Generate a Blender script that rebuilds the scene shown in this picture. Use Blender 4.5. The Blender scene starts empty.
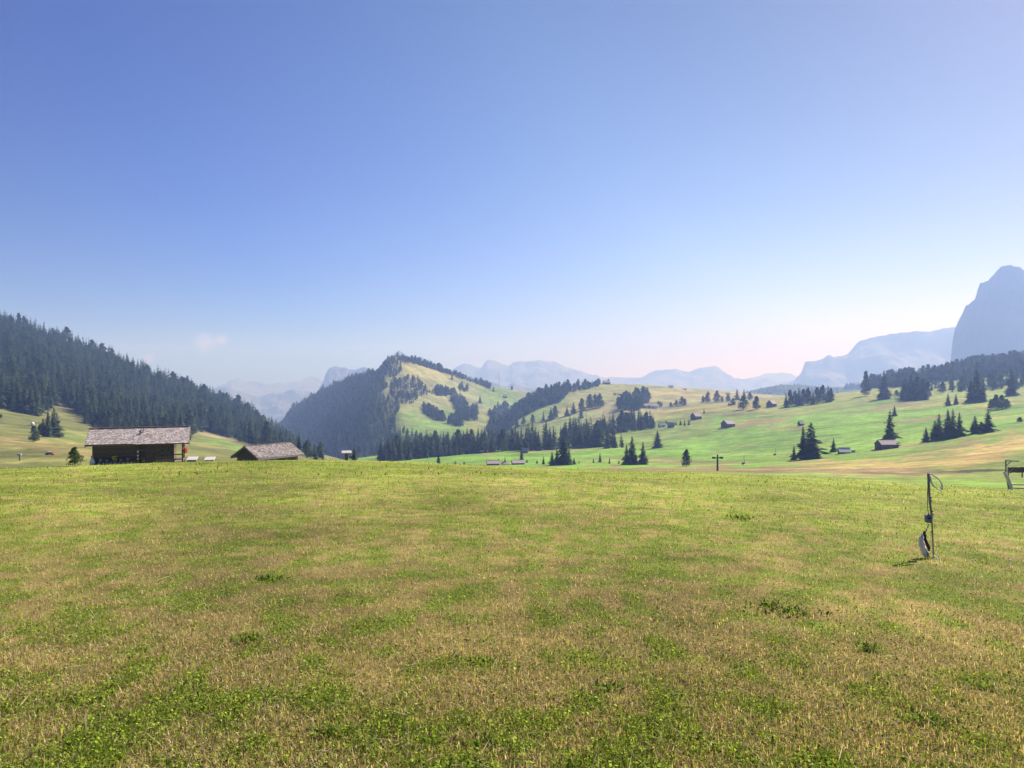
import bpy, math, random
import numpy as np
from mathutils import Vector, Matrix
random.seed(7); rng = np.random.default_rng(7)
S = bpy.context.scene
C = S.collection
F = 740.0            # focal length in pixels
R = math.radians
SUN_AZ, SUN_EL = 47.0, 39.0

# ---------------------------------------------------------------- render
S.render.engine = 'CYCLES'
S.cycles.max_bounces = 5; S.cycles.diffuse_bounces = 2; S.cycles.glossy_bounces = 1
S.cycles.transmission_bounces = 2; S.cycles.transparent_max_bounces = 4; S.cycles.volume_bounces = 0
S.cycles.use_denoising = True
S.cycles.use_adaptive_sampling = True; S.cycles.adaptive_threshold = 0.012
S.view_settings.view_transform = 'Standard'; S.view_settings.look = 'None'
S.view_settings.exposure = 1.08; S.view_settings.gamma = 1.0

# ---------------------------------------------------------------- noise
_perm = rng.permutation(4096)
_val = rng.random(4096) * 2 - 1
def vnoise(x, y, seed=0):
    xi = np.floor(x).astype(np.int64); yi = np.floor(y).astype(np.int64)
    fx = x - xi; fy = y - yi
    fx = fx*fx*(3-2*fx); fy = fy*fy*(3-2*fy)
    def h(a, b): return _val[(_perm[(a + seed*131) & 4095] + b*57 + seed*17) & 4095]
    return (h(xi,yi)*(1-fx)+h(xi+1,yi)*fx)*(1-fy) + (h(xi,yi+1)*(1-fx)+h(xi+1,yi+1)*fx)*fy
def fbm(x, y, octaves=4, seed=0):
    s = 0; a = 1; n = 0
    for o in range(octaves):
        s = s + a*vnoise(x*2**o + 13.7*o, y*2**o - 7.1*o, seed+o); n += a; a *= .5
    return s/n
def smooth(e0, e1, x):
    t = np.clip((x-e0)/(e1-e0), 0, 1); return t*t*(3-2*t)

# ---------------------------------------------------------------- object helpers
def tag(o, label=None, cat=None, group=None, kind=None):
    if label: o['label'] = label
    if cat: o['category'] = cat
    if group: o['group'] = group
    if kind: o['kind'] = kind
    return o
def empty(name, loc, rz=0, label=None, cat=None, group=None):
    o = bpy.data.objects.new(name, None); C.objects.link(o)
    o.location = loc; o.rotation_euler = (0, 0, rz); o.empty_display_size = .2
    return tag(o, label, cat, group)
def np_mesh(name, V, quads=None, tris=None, mats=(), col=None, smooth_=False, matidx=None):
    """mesh from numpy arrays; V (n,3), quads (m,4), tris (k,3); col (n,3) point colour"""
    me = bpy.data.meshes.new(name)
    V = np.asarray(V, np.float32)
    nq = 0 if quads is None else len(quads); nt = 0 if tris is None else len(tris)
    me.vertices.add(len(V)); me.vertices.foreach_set('co', V.ravel())
    loops = []; starts = []; tot = 0
    if nq: loops.append(np.asarray(quads).ravel()); starts.append(np.arange(nq)*4); tot += nq*4
    if nt: loops.append(np.asarray(tris).ravel()); starts.append(tot+np.arange(nt)*3); tot += nt*3
    loops = np.concatenate(loops).astype(np.int32); starts = np.concatenate(starts).astype(np.int32)
    me.loops.add(len(loops)); me.loops.foreach_set('vertex_index', loops)
    me.polygons.add(nq+nt); me.polygons.foreach_set('loop_start', starts)
    if matidx is not None: me.polygons.foreach_set('material_index', np.asarray(matidx, np.int32))
    if smooth_: me.polygons.foreach_set('use_smooth', np.ones(nq+nt, bool))
    me.update(calc_edges=True)
    if col is not None:
        a = me.color_attributes.new('Col', 'FLOAT_COLOR', 'POINT')
        c4 = np.ones((len(V), 4), np.float32); c4[:, :3] = col
        a.data.foreach_set('color', c4.ravel())
    for m in mats: me.materials.append(m)
    return me
def link(name, me, parent=None, loc=(0,0,0), **kw):
    o = bpy.data.objects.new(name, me); C.objects.link(o); o.location = loc
    if parent: o.parent = parent
    return tag(o, **kw)

class MB:
    """collects boxes, tubes and prisms into ONE mesh"""
    def __init__(s): s.v = []; s.f = []; s.c = []
    def add(s, vs, fs, col=None):
        b = len(s.v); s.v += [tuple(v) for v in vs]; s.f += [tuple(b+i for i in f) for f in fs]
        s.c += [col or (1,1,1)]*len(vs); return s
    def box(s, c, d, rot=None, col=None):
        vs = []
        for sx in (-1,1):
            for sy in (-1,1):
                for sz in (-1,1):
                    p = Vector((sx*d[0]/2, sy*d[1]/2, sz*d[2]/2))
                    if rot is not None: p = rot @ p
                    vs.append(Vector(c)+p)
        return s.add(vs, [(0,1,3,2),(4,6,7,5),(0,4,5,1),(2,3,7,6),(0,2,6,4),(1,5,7,3)], col)
    def tube(s, pts, rad, n=8, col=None):
        pts = [Vector(p) for p in pts]; k = len(pts)
        rad = rad if isinstance(rad, (list, tuple)) else [rad]*k
        vs = []; fs = []
        for i, p in enumerate(pts):
            t = (pts[min(i+1,k-1)]-pts[max(i-1,0)]).normalized()
            a = t.cross(Vector((0,0,1))) if abs(t.z) < .95 else t.cross(Vector((1,0,0)))
            a.normalize(); b = t.cross(a)
            for j in range(n):
                th = 2*math.pi*j/n
                vs.append(p + (a*math.cos(th)+b*math.sin(th))*rad[i])
        for i in range(k-1):
            for j in range(n):
                fs.append((i*n+j, i*n+(j+1)%n, (i+1)*n+(j+1)%n, (i+1)*n+j))
        fs.append(tuple(range(n-1,-1,-1))); fs.append(tuple((k-1)*n+j for j in range(n)))
        return s.add(vs, fs, col)
    def prism(s, poly, a, b, col=None):
        """poly: list of points; extruded from offset a to b (vectors)"""
        n = len(poly); a = Vector(a); b = Vector(b)
        vs = [Vector(p)+a for p in poly]+[Vector(p)+b for p in poly]
        fs = [tuple(range(n-1,-1,-1)), tuple(range(n,2*n))]+[(i,(i+1)%n,n+(i+1)%n,n+i) for i in range(n)]
        return s.add(vs, fs, col)
    def build(s, name, mat, parent=None, smooth_=False, bevel=0, **kw):
        me = bpy.data.meshes.new(name); me.from_pydata(s.v, [], s.f); me.materials.append(mat)
        a = me.color_attributes.new('Col', 'FLOAT_COLOR', 'POINT')
        a.data.foreach_set('color', np.array([list(c)+[1] for c in s.c], np.float32).ravel())
        if smooth_:
            for p in me.polygons: p.use_smooth = True
        o = link(name, me, parent, **kw)
        if bevel:
            m = o.modifiers.new('bevel', 'BEVEL'); m.width = bevel; m.segments = 2
        return o

# ---------------------------------------------------------------- materials
def nt_mat(name):
    m = bpy.data.materials.new(name); m.use_nodes = True
    nt = m.node_tree; bs = nt.nodes['Principled BSDF']; return m, nt, bs
def N(nt, t, **kw):
    n = nt.nodes.new(t)
    for k, v in kw.items(): setattr(n, k, v)
    return n
def noise_node(nt, scale, detail=4, coord='Object', stretch=None):
    tc = N(nt, 'ShaderNodeTexCoord'); nz = N(nt, 'ShaderNodeTexNoise')
    nz.inputs['Scale'].default_value = scale; nz.inputs['Detail'].default_value = detail
    if coord == 'World':
        g = N(nt, 'ShaderNodeNewGeometry'); src = g.outputs['Position']
    else: src = tc.outputs[coord]
    if stretch:
        mp = N(nt, 'ShaderNodeMapping'); mp.inputs['Scale'].default_value = stretch
        nt.links.new(src, mp.inputs['Vector']); src = mp.outputs['Vector']
    nt.links.new(src, nz.inputs['Vector']); return nz
def ramp(nt, fac, c0, c1, p0=.3, p1=.7):
    r = N(nt, 'ShaderNodeValToRGB'); e = r.color_ramp.elements
    e[0].position = p0; e[1].position = p1; e[0].color = (*c0, 1); e[1].color = (*c1, 1)
    nt.links.new(fac, r.inputs['Fac']); return r.outputs['Color']
def mul(nt, a, b, fac=1.0, mode='MULTIPLY'):
    m = N(nt, 'ShaderNodeMix', data_type='RGBA', blend_type=mode); m.inputs[0].default_value = fac
    for s, i in ((a, 6), (b, 7)):
        if isinstance(s, tuple): m.inputs[i].default_value = (*s, 1)
        else: nt.links.new(s, m.inputs[i])
    return m.outputs[2]
def attr(nt, name='Col'):
    a = N(nt, 'ShaderNodeAttribute'); a.attribute_name = name; return a.outputs['Color']

def simple(name, c0, c1, scale=8, rough=.8, stretch=None, bump=.2, use_attr=False, metallic=0):
    m, nt, bs = nt_mat(name)
    nz = noise_node(nt, scale, 5, 'Object', stretch)
    col = ramp(nt, nz.outputs['Fac'], c0, c1)
    if use_attr: col = mul(nt, col, attr(nt))
    nt.links.new(col, bs.inputs['Base Color'])
    bs.inputs['Roughness'].default_value = rough; bs.inputs['Metallic'].default_value = metallic
    bs.inputs['Specular IOR Level'].default_value = .25
    if bump:
        b = N(nt, 'ShaderNodeBump'); b.inputs['Strength'].default_value = bump; b.inputs['Distance'].default_value = .02
        nt.links.new(nz.outputs['Fac'], b.inputs['Height']); nt.links.new(b.outputs['Normal'], bs.inputs['Normal'])
    return m

def terrain_mat(name, scales, lo=.72, hi=1.28, bump=.0, bdist=.3):
    m, nt, bs = nt_mat(name)
    col = attr(nt)
    first = None
    for sc in scales:
        nz = noise_node(nt, sc, 4, 'World')
        col = mul(nt, col, ramp(nt, nz.outputs['Fac'], (lo, lo, lo*.97), (hi, hi*.985, hi*.93), .32, .68))
        first = first or nz
    nt.links.new(col, bs.inputs['Base Color'])
    bs.inputs['Roughness'].default_value = .95; bs.inputs['Specular IOR Level'].default_value = .05
    if bump:
        b = N(nt, 'ShaderNodeBump'); b.inputs['Strength'].default_value = bump; b.inputs['Distance'].default_value = bdist
        nt.links.new(first.outputs['Fac'], b.inputs['Height']); nt.links.new(b.outputs['Normal'], bs.inputs['Normal'])
    return m

def leaf_mat(name, base, transl=.35, use_attr=False, var=.35, scale=.09):
    m = bpy.data.materials.new(name); m.use_nodes = True; nt = m.node_tree; nt.nodes.clear()
    out = N(nt, 'ShaderNodeOutputMaterial'); d = N(nt, 'ShaderNodeBsdfDiffuse'); t = N(nt, 'ShaderNodeBsdfTranslucent')
    mx = N(nt, 'ShaderNodeMixShader'); mx.inputs[0].default_value = transl
    if use_attr: col = attr(nt)
    else:
        nz = noise_node(nt, scale, 2, 'World')
        col = ramp(nt, nz.outputs['Fac'], tuple(b*(1-var) for b in base), tuple(b*(1+var)*k for b, k in zip(base, (1.12, 1.02, .9))), .35, .65)
    nt.links.new(col, d.inputs[0])
    c2 = mul(nt, col, (1.25, 1.2, .6)); nt.links.new(c2, t.inputs[0])
    nt.links.new(d.outputs[0], mx.inputs[1]); nt.links.new(t.outputs[0], mx.inputs[2]); nt.links.new(mx.outputs[0], out.inputs[0])
    return m

M = {}
M['ground'] = terrain_mat('meadow_ground', (3.0, .45, .09, .02), .74, 1.28, .5, .05)
M['hill'] = terrain_mat('hill_grass', (.09, .03, .008), .76, 1.25, .5, 4.0)
M['rock'] = terrain_mat('pale_rock', (.004, .0012), .75, 1.25, .8, 60.0)
M['spruce'] = leaf_mat('spruce_needles', (.050, .080, .050), .32, var=.55)
M['pine'] = leaf_mat('pine_needles', (.052, .084, .048), .32, var=.5)
M['fresh'] = leaf_mat('light_foliage', (.075, .10, .055), .3)
M['bark'] = simple('bark', (.07,.05,.04), (.16,.12,.09), 12, .95)
M['grass'] = leaf_mat('grass_blades', (.1,.14,.04), .42, use_attr=True)
M['logs'] = simple('dark_logs', (.072,.050,.037), (.20,.142,.105), 3, .9, (1,1,14), .4, use_attr=True)
M['plank'] = simple('grey_planks', (.11,.09,.075), (.24,.2,.17), 4, .9, (1,1,12), .3)
M['shingle'] = simple('wood_shingles', (.36,.31,.29), (.60,.53,.50), 5, .85, None, .3, use_attr=True)
M['roof_far'] = simple('weathered_roof', (.26,.2,.185), (.44,.37,.35), 2.5, .8, (1,6,6), .3)
M['white'] = simple('white_paint', (.62,.62,.6), (.8,.8,.78), 9, .6, None, .1)
M['stone'] = simple('grey_stone', (.2,.19,.18), (.4,.39,.37), 6, .9)
M['red'] = simple('red_cloth', (.35,.05,.035), (.55,.09,.06), 10, .7)
M['yellow'] = simple('yellow_petals', (.7,.45,.02), (.85,.6,.05), 10, .7)
M['petal'] = simple('white_petals', (.35,.33,.3), (.6,.55,.5), 10, .7)
M['metal'] = simple('galvanised_metal', (.20,.17,.15), (.34,.29,.25), 14, .6, None, .1, metallic=.3)
M['darkmetal'] = simple('dark_steel', (.04,.042,.045), (.09,.09,.095), 9, .5, None, .05, metallic=.4)
M['postwood'] = simple('grey_post_wood', (.14,.12,.10), (.32,.29,.25), 9, .85, (3,3,.5), .3)
M['drift'] = simple('bleached_log', (.45,.42,.41), (.78,.75,.73), 7, .8, (3,3,.6), .3)
M['greybox'] = simple('grey_plastic', (.13,.15,.17), (.2,.22,.24), 9, .5, None, .05)
M['bagwhite'] = simple('pale_plastic_sack', (.66,.6,.6), (.86,.8,.8), 9, .5, None, .3)
M['bagdark'] = simple('black_plastic', (.015,.015,.018), (.04,.04,.05), 9, .4)
M['bagblue'] = simple('blue_grey_plastic', (.12,.2,.32), (.2,.3,.42), 9, .5)
M['hose'] = simple('pale_hose', (.4,.42,.44), (.6,.62,.64), 9, .45, None, .02)
M['glass'] = simple('window_glass', (.02,.025,.03), (.05,.06,.07), 3, .15, None, 0)
M['rubber'] = simple('tyre_rubber', (.015,.015,.015), (.03,.03,.03), 9, .8)

# ---------------------------------------------------------------- projection helpers
def P(px, row, Y): return Vector(((px-512)/F*Y, Y, (384-row)/F*Y))
def proj(x, y, z): 
    yy = np.maximum(y, .5); return 512 + F*x/yy, 384 - F*z/yy

# ---------------------------------------------------------------- main terrain sheet
TY = np.array([60, 80, 110, 150, 200, 270, 350, 450, 600, 750, 900, 1100, 1400, 2000, 4000, 13000.])
TP = {
 -500:[475,478,476,474,472,470,469,468,468,468,468,467,466,455,430,405],
    0:[471,474,473,472,470,469,468,468,468,468,468,467,466,455,430,405],
  120:[467,470,472,472,470,469,468,468,468,468,468,467,466,455,430,405],
  300:[465,470,472,472,471,470,469,468,468,468,468,467,466,455,430,405],
  400:[466,471,473,473,472,471,470,467,458,451,451,455,460,455,430,405],
  500:[468,472,474,474,473,471,469,465,453,445,447,452,460,455,430,405],
  560:[469,473,475,474,473,471,468,463,451,441,433,431,442,452,430,405],
  600:[470,473,475,474,472,470,467,461,450,438,426,419,432,450,430,405],
  650:[472,474,475,474,471,468,466,461,448,434,419,410,422,442,428,405],
  700:[474,475,476,475,472,468,464,458,442,426,412,403.5,412,432,425,405],
  780:[478,478,477,475,471,466,461,451,432,415,403,396,404,420,415,405],
  850:[483,483,481,475,469,462,454,440,420,408,399,392,393,402,410,403],
  930:[488,489,484,474,464,453,443,430,412,402,393,383,374,386,400,400],
 1024:[492,492,483,467,453,440,430,418,404,395,388,375,357,368,390,398],
 1500:[500,497,480,458,440,425,412,400,385,372,362,350,335,345,370,390],
}
up = np.array(sorted(TP)); tab = np.array([TP[k] for k in up], float)
GU = np.linspace(-500, 1500, 126); GL = np.linspace(math.log(60), math.log(13000), 220)
G = np.array([np.interp(GL, np.log(TY), tab[i]) for i in range(len(up))])
G = np.array([np.interp(GU, up, G[:, j]) for j in range(len(GL))]).T
def gsm(a, s, axis):
    k = np.exp(-.5*(np.arange(-3*s, 3*s+1)/s)**2); k /= k.sum()
    return np.apply_along_axis(lambda r: np.convolve(np.pad(r, 3*s, 'edge'), k, 'valid'), axis, a)
G = gsm(gsm(G, 3, 1), 2, 0)
def bil(u, l):
    a = np.clip((u-GU[0])/(GU[1]-GU[0]), 0, len(GU)-1.001); b = np.clip((l-GL[0])/(GL[1]-GL[0]), 0, len(GL)-1.001)
    i = a.astype(int); j = b.astype(int); fa = a-i; fb = b-j
    return (G[i,j]*(1-fa)+G[i+1,j]*fa)*(1-fb)+(G[i,j+1]*(1-fa)+G[i+1,j+1]*fa)*fb
def near_z(x, y):
    yp = np.maximum(y, 0)
    z = -1.5 - .0387*yp - .00074*yp*yp + .02*np.maximum(-y, 0)*-1*.3
    z = z - .062*2*np.log1p(np.exp(np.clip((x-3)/2, -30, 30))) - .0006*np.minimum(x, 0)**2*smooth(60, 20, -x) - .0006*3600*smooth(40,80,-x)*.3
    z = z - .36*np.exp(-((x-3)/9)**2)*smooth(15, 42, yp)
    z = z + .22*np.exp(-((x+14)/10)**2)*smooth(15, 40, yp)
    return z
def ground_z(x, y):
    x = np.asarray(x, float); y = np.asarray(y, float)
    yy = np.maximum(y, 20.)
    u = np.clip(x/yy*F+512, -500, 1500)
    far = (384-bil(u, np.log(np.maximum(yy, 60))))*np.maximum(yy, 20)/F
    zn = near_z(np.clip(x, -60, 60), np.minimum(y, 95))
    w = smooth(50, 78, y)
    z = zn*(1-w) + far*w
    # undulation growing with distance, small bumps near by
    z = z + smooth(70, 200, y)*np.clip(y, 0, 3000)*.0024*fbm(x/70, y/70, 4, 3)
    z = z + .05*fbm(x/2.2, y/2.2, 3, 5)*smooth(120, 60, y) + .012*fbm(x*3, y*3, 2, 9)*smooth(30, 15, y)
    return z

_r = random.Random(3); BANKS = []
for _i in range(90):   # low drainage banks, mown strips and tracks across the meadows
    _c = _r.choice([(.20,.15,.10),(.10,.13,.05),(.26,.21,.11),(.12,.17,.05),(.24,.27,.08),(.10,.20,.04)]); _x = _r.uniform(600,1040); _y = _r.uniform(398,462)
    BANKS.append((_x, _y, _r.uniform(12,60), _r.uniform(.5,1.6), -3-8*(_x-600)/440+_r.uniform(-5,5), _c, _r.uniform(.3,.7)))
# colours of the meadows (albedo), painted patches located by where they lie in the landscape
GREEN = np.array((.145,.245,.05)); BRIGHT = np.array((.15,.285,.042)); TAN = np.array((.33,.26,.11)); OLIVE = np.array((.225,.235,.075))
BROWN = np.array((.22,.16,.10)); DARK = np.array((.055,.06,.035)); EARTH = np.array((.33,.25,.17))
PATCH = [ # px, row, rx, ry, angle(deg), colour, strength
 (640,458,330,11,0,BRIGHT,.9),(880,428,230,28,-4,BRIGHT,.85),(760,436,170,14,-5,BRIGHT,.6),
 (700,412,70,9,-4,OLIVE,.8),(745,404,60,7,-5,TAN,.55),(760,423,34,3.5,-7,BROWN,.75),(785,428,26,2.6,-3,BROWN,.6),
 (860,395,70,5,-3,OLIVE,.7),(820,410,60,4,-8,OLIVE,.5),
 (950,459,110,9,-9,TAN,.95),(860,464,80,6,0,TAN,.8),(1010,446,60,10,-20,TAN,.75),(985,436,50,3,-12,OLIVE,.7),
 (720,469,100,2.6,0,BROWN,.7),(830,471,130,3.2,0,BROWN,.8),(700,463,60,2,0,BROWN,.6),
 (640,460,70,2.5,0,OLIVE,.7),(930,452,80,5,-10,BROWN,.35),(960,472,60,1.8,-2,DARK,1.),(890,474,40,1.5,3,DARK,1.),(905,474,75,2.6,0,BROWN,.6),
 (930,418,48,1.3,-9,BROWN,.9),(905,446,40,1.2,-10,BROWN,.8),(960,447,50,1.0,-12,BROWN,.7),(1000,405,30,3,-5,TAN,.6),(930,405,60,3,-3,TAN,.5),
 (545,451,34,.8,-4,EARTH,.8),(600,449,26,.7,-2,EARTH,.5),(488,454,10,1,10,EARTH,.7),
 (655,419,22,1.6,-24,EARTH,.75),(670,412,20,1.4,-12,TAN,.8),(715,431,35,1.0,-14,BROWN,.35),(640,470,60,3,0,BROWN,.5),
 (975,484,70,6,0,BRIGHT,.6),(1000,489,30,1.0,0,DARK,.2),
]
def paint(col, px, row, patches, wig=1.0, seed=20):
    for (cx, cy, rx, ry, an, c, st) in patches:
        a = R(an); dx = px-cx; dy = row-cy + .25*ry*fbm(px/14., row/5., 2, seed)*wig*3
        u = (dx*math.cos(a)+dy*math.sin(a))/rx; v = (-dx*math.sin(a)+dy*math.cos(a))/ry
        w = smooth(1.15, .6, np.sqrt(u*u+v*v))*st
        col[:] = col*(1-w[:,None]) + np.array(c)*w[:,None]
    return col
def patch_green(x, y):
    """1 = clover and fresh grass, 0 = mown dry grass"""
    q = .26*fbm(x/1.1, y/1.5, 3, 31) + .17*fbm(x/7., y/10., 3, 37) + 1.15*fbm(x/.20, y/.26, 3, 41)
    q = q + .22*smooth(10, 35, y) + .10*smooth(0, 8, x) - .10*np.exp(-((x+5)/4)**2-((y-14)/8)**2)
    q = q - .16*smooth(9, 4, y)
    return smooth(-.5, .5, q+.10)
def ground_col(x, y, z):
    px, row = proj(x, y, z)
    g = patch_green(x, y)[:, None]
    dd = smooth(5, 16, y)[:, None]      # mown turf reads closer to its blade tips than to the thatch further off
    near = (np.array((.22,.175,.08))*(1-g) + np.array((.13,.175,.038))*g)*(1-dd) + (np.array((.28,.25,.10))*(1-g) + np.array((.185,.25,.042))*g)*dd
    w = smooth(40, 90, y)[:, None]
    f = fbm(x/60, y/60, 3, 50)[:, None]*.5+.5
    far = GREEN*(1-f)+OLIVE*f
    far = paint(far, px, row, PATCH+BANKS)
    return near*(1-w)+far*w

ys = np.concatenate([np.linspace(-40, 1.5, 30), np.exp(np.linspace(math.log(2), math.log(13000), 620))])
ts = np.linspace(-1, 1, 640); ts = np.sign(ts)*np.abs(ts)**1.25
X = ts[None, :]*(30+.92*np.maximum(ys, 0))[:, None]; Yg = np.repeat(ys[:, None], len(ts), 1)
xf, yf = X.ravel(), Yg.ravel(); zf = ground_z(xf, yf)
idx = np.arange(len(xf)).reshape(X.shape)
quads = np.stack([idx[:-1,:-1], idx[:-1,1:], idx[1:,1:], idx[1:,:-1]], -1).reshape(-1, 4)
me = np_mesh('ground', np.stack([xf, yf, zf], 1), quads, None, [M['ground']], ground_col(xf, yf, zf), True)
link('ground', me, kind='structure', label='sloping alpine meadow of mown and dry grass')

# ---------------------------------------------------------------- hills and mountains: lofts through traced curves
def loft(name, curves, mat, colf, npx=260, steps=26, noise_amp=0., nscale=120., back=True, smo=2, label=None, keep_crest=False, rough_crest=0):
    lo = max(c[0][0] for c in curves); hi = min(c[-1][0] for c in curves)
    pxs = np.linspace(lo, hi, npx); rows = []
    for c in curves:
        a = np.array(c, float)
        rw = np.interp(pxs, a[:,0], a[:,1]); Yv = np.exp(np.interp(pxs, a[:,0], np.log(a[:,2])))
        if smo and not (keep_crest and c is curves[-1]):
            rw = gsm(rw[None], smo, 1)[0]
        Yv = gsm(Yv[None], max(3, smo), 1)[0]
        if rough_crest and c is curves[-1]: rw = rw + rough_crest*fbm(pxs/5., pxs*0+3, 4, 71)
        rows.append(np.stack([(pxs-512)/F*Yv, Yv, (384-rw)/F*Yv], 1))
    pts = []; n = len(rows)
    for k in range(n-1):
        for s in range(steps):
            t = s/steps
            p0 = rows[max(k-1,0)]; p1 = rows[k]; p2 = rows[k+1]; p3 = rows[min(k+2,n-1)]
            if n == 2: pts.append(p1*(1-t)+p2*t)
            else:
                m1 = (p2-p0)*.35; m2 = (p3-p1)*.35
                h = 2*t**3-3*t*t+1; g = t**3-2*t*t+t; i_ = -2*t**3+3*t*t; j = t**3-t*t
                pts.append(p1*h+m1*g+p2*i_+m2*j)
    nf = len(pts)
    cr = rows[-1]; pts.append(cr)
    if back:
        for f, dz in ((1.02, .006), (1.05, .02), (1.12, .06), (1.25, .15)):
            q = cr.copy(); q[:,0] *= f; q[:,1] *= f; q[:,2] = cr[:,2] - dz*cr[:,1]; pts.append(q)
    A = np.array(pts); m = len(A)
    x, y, z = A[...,0].ravel(), A[...,1].ravel(), A[...,2].ravel()
    if noise_amp:
        w = np.ones((m, npx)); w[nf-2:nf+1] = .25
        r = fbm(x/nscale, y/nscale, 5, 60)
        if keep_crest: w[nf-1:nf+2] = 0
        z = z + noise_amp*r*w.ravel()
    idx = np.arange(m*npx).reshape(m, npx)
    quads = np.stack([idx[:-1,:-1], idx[:-1,1:], idx[1:,1:], idx[1:,:-1]], -1).reshape(-1, 4)
    me = np_mesh(name, np.stack([x, y, z], 1), quads, None, [mat], colf(x, y, z), True)
    return link(name, me, kind='structure', label=label)

def colf_left(x, y, z):
    px, row = proj(x, y, z); f = fbm(x/40, y/40, 3, 51)[:, None]*.5+.5
    c = np.array((.175,.17,.07))*(1-f)+np.array((.135,.16,.05))*f
    c = paint(c, px, row, [(60,448,90,6,6,TAN,.5),(20,425,60,8,10,(.12,.14,.05),.6),(90,440,40,4,10,BRIGHT,.3),(40,456,70,1.2,4,(.12,.12,.05),.6),(20,443,60,1.5,12,(.26,.22,.11),.5),(110,452,50,1.5,8,(.12,.15,.045),.6),(30,460,70,3,0,OLIVE,.8),(66,403,22,6,10,TAN,.7),(75,401,18,5,15,EARTH,.35),(15,398,26,5,0,EARTH,.5),(215,436,30,2,12,EARTH,.6),(225,444,30,4,12,GREEN,.6),
        (30,425,20,5,0,DARK,.15)])
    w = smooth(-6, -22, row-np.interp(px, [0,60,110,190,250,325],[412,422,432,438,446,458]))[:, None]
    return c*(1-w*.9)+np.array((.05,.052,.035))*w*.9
loft('hillside', [
  [(-500,474,170),(0,470,170),(100,468,175),(200,466,190),(300,465,260),(352,466,380)],
  [(-500,452,230),(0,454,260),(100,456,260),(200,457,270),(300,460,330),(352,463,470)],
  [(-500,395,330),(0,412,480),(100,430,500),(200,440,520),(260,447,560),(330,459,620),(352,463,660)],
  [(-500,290,600),(0,368,760),(100,392,780),(200,420,800),(260,436,830),(330,458,860),(352,464,900)],
  [(-500,190,950),(0,320,1100),(50,335,1110),(100,353,1120),(150,374,1130),(200,392,1150),(240,406,1160),(280,431,1200),(305,447,1240),(330,462,1260),(352,472,1300)]],
  M['hill'], colf_left, 320, 22, 4.0, 70., label='grassy slope rising to a wooded hillside on the left')

def colf_hill(x, y, z):
    px, row = proj(x, y, z); f = fbm(x/160, y/160, 3, 52)[:, None]*.5+.5
    c = np.array((.225,.22,.105))*(1-f)+np.array((.18,.21,.085))*f
    c = paint(c, px, row, [(440,430,60,18,0,GREEN,.8),(500,398,26,14,20,GREEN,.6),(480,420,30,12,0,OLIVE,.6),(425,370,50,8,12,TAN,.3),(320,420,75,45,0,(.10,.10,.055),.8),(410,385,20,8,0,(.3,.25,.11),.6),(395,352,16,4,0,EARTH,.4)])
    return c
loft('hill', [
  [(240,478,1250),(300,476,1150),(340,470,1050),(400,458,950),(480,452,950),(540,445,1050),(620,440,1250)],
  [(240,470,1600),(283,448,1500),(330,436,1350),(365,422,1180),(400,417,1150),(440,424,1150),(500,430,1200),(540,432,1250),(620,430,1400)],
  [(240,440,2000),(283,426,1950),(320,402,1800),(350,393,1650),(385,383,1480),(420,392,1500),(460,403,1550),(500,412,1550),(560,415,1600),(620,415,1650)],
  [(240,445,2300),(283,420,2250),(290,409,2200),(300,403,2150),(318,392,2050),(335,384,1950),(352,377,1850),(368,373,1800),(374,372,1780),(380,367,1760),(386,359,1750),(392,355.5,1750),(398,355,1750),(410,357,1760),(425,361.5,1770),(440,369,1780),(455,374,1800),(470,379,1820),(490,386,1850),(510,389,1880),(530,392,1900),(560,396,1950),(620,400,2000)]],
  M['hill'], colf_hill, 320, 22, 14.0, 260., smo=2, label='round grassy hill with dark wooded west flank')

def colf_mid(x, y, z):
    px, row = proj(x, y, z); f = fbm(x/120, y/120, 3, 53)[:, None]*.5+.5
    c = np.array((.25,.24,.11))*(1-f)+np.array((.20,.23,.085))*f
    c = paint(c, px, row, [(530,420,50,10,-25,GREEN,.7),(600,400,60,5,-12,OLIVE,.6),(700,395,80,5,2,TAN,.6),(640,408,60,4,-4,EARTH,.35),(560,425,40,5,-18,BRIGHT,.4)])
    return c
loft('hill', [
  [(468,470,880),(500,462,900),(560,450,900),(620,440,950),(700,430,1000),(800,420,1050),(900,416,1150)],
  [(468,462,960),(500,446,1020),(560,424,1080),(620,408,1120),(700,402,1180),(800,400,1250),(900,402,1300)],
  [(468,456,1120),(486,442,1180),(500,427,1220),(512,412,1260),(530,399,1320),(550,390,1380),(580,385,1450),(600,383.5,1500),(640,384.5,1550),(700,389.5,1600),(740,393,1650),(800,396,1700),(900,400,1750)]],
  M['hill'], colf_mid, 300, 26, 7.0, 200., smo=2, label='broad grassy hill in the middle distance with scattered huts')

def colf_ridge(x, y, z): return np.tile(np.array((.07,.085,.045)), (len(x), 1))
loft('ridge', [
  [(500,425,2300),(1200,415,2300)], 
  [(500,398,3100),(620,393,3100),(660,390,3100),(700,390.5,3100),(740,393.5,3000),(758,389,2900),(776,385.5,2900),(800,384.5,2900),(820,387,2900),(840,387,2900),(900,386,2900),(1000,380,2900),(1200,372,2900)]],
  M['hill'], colf_ridge, 260, 26, 14.0, 220., smo=2, label='low wooded ridge beyond the right-hand meadows')

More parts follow.
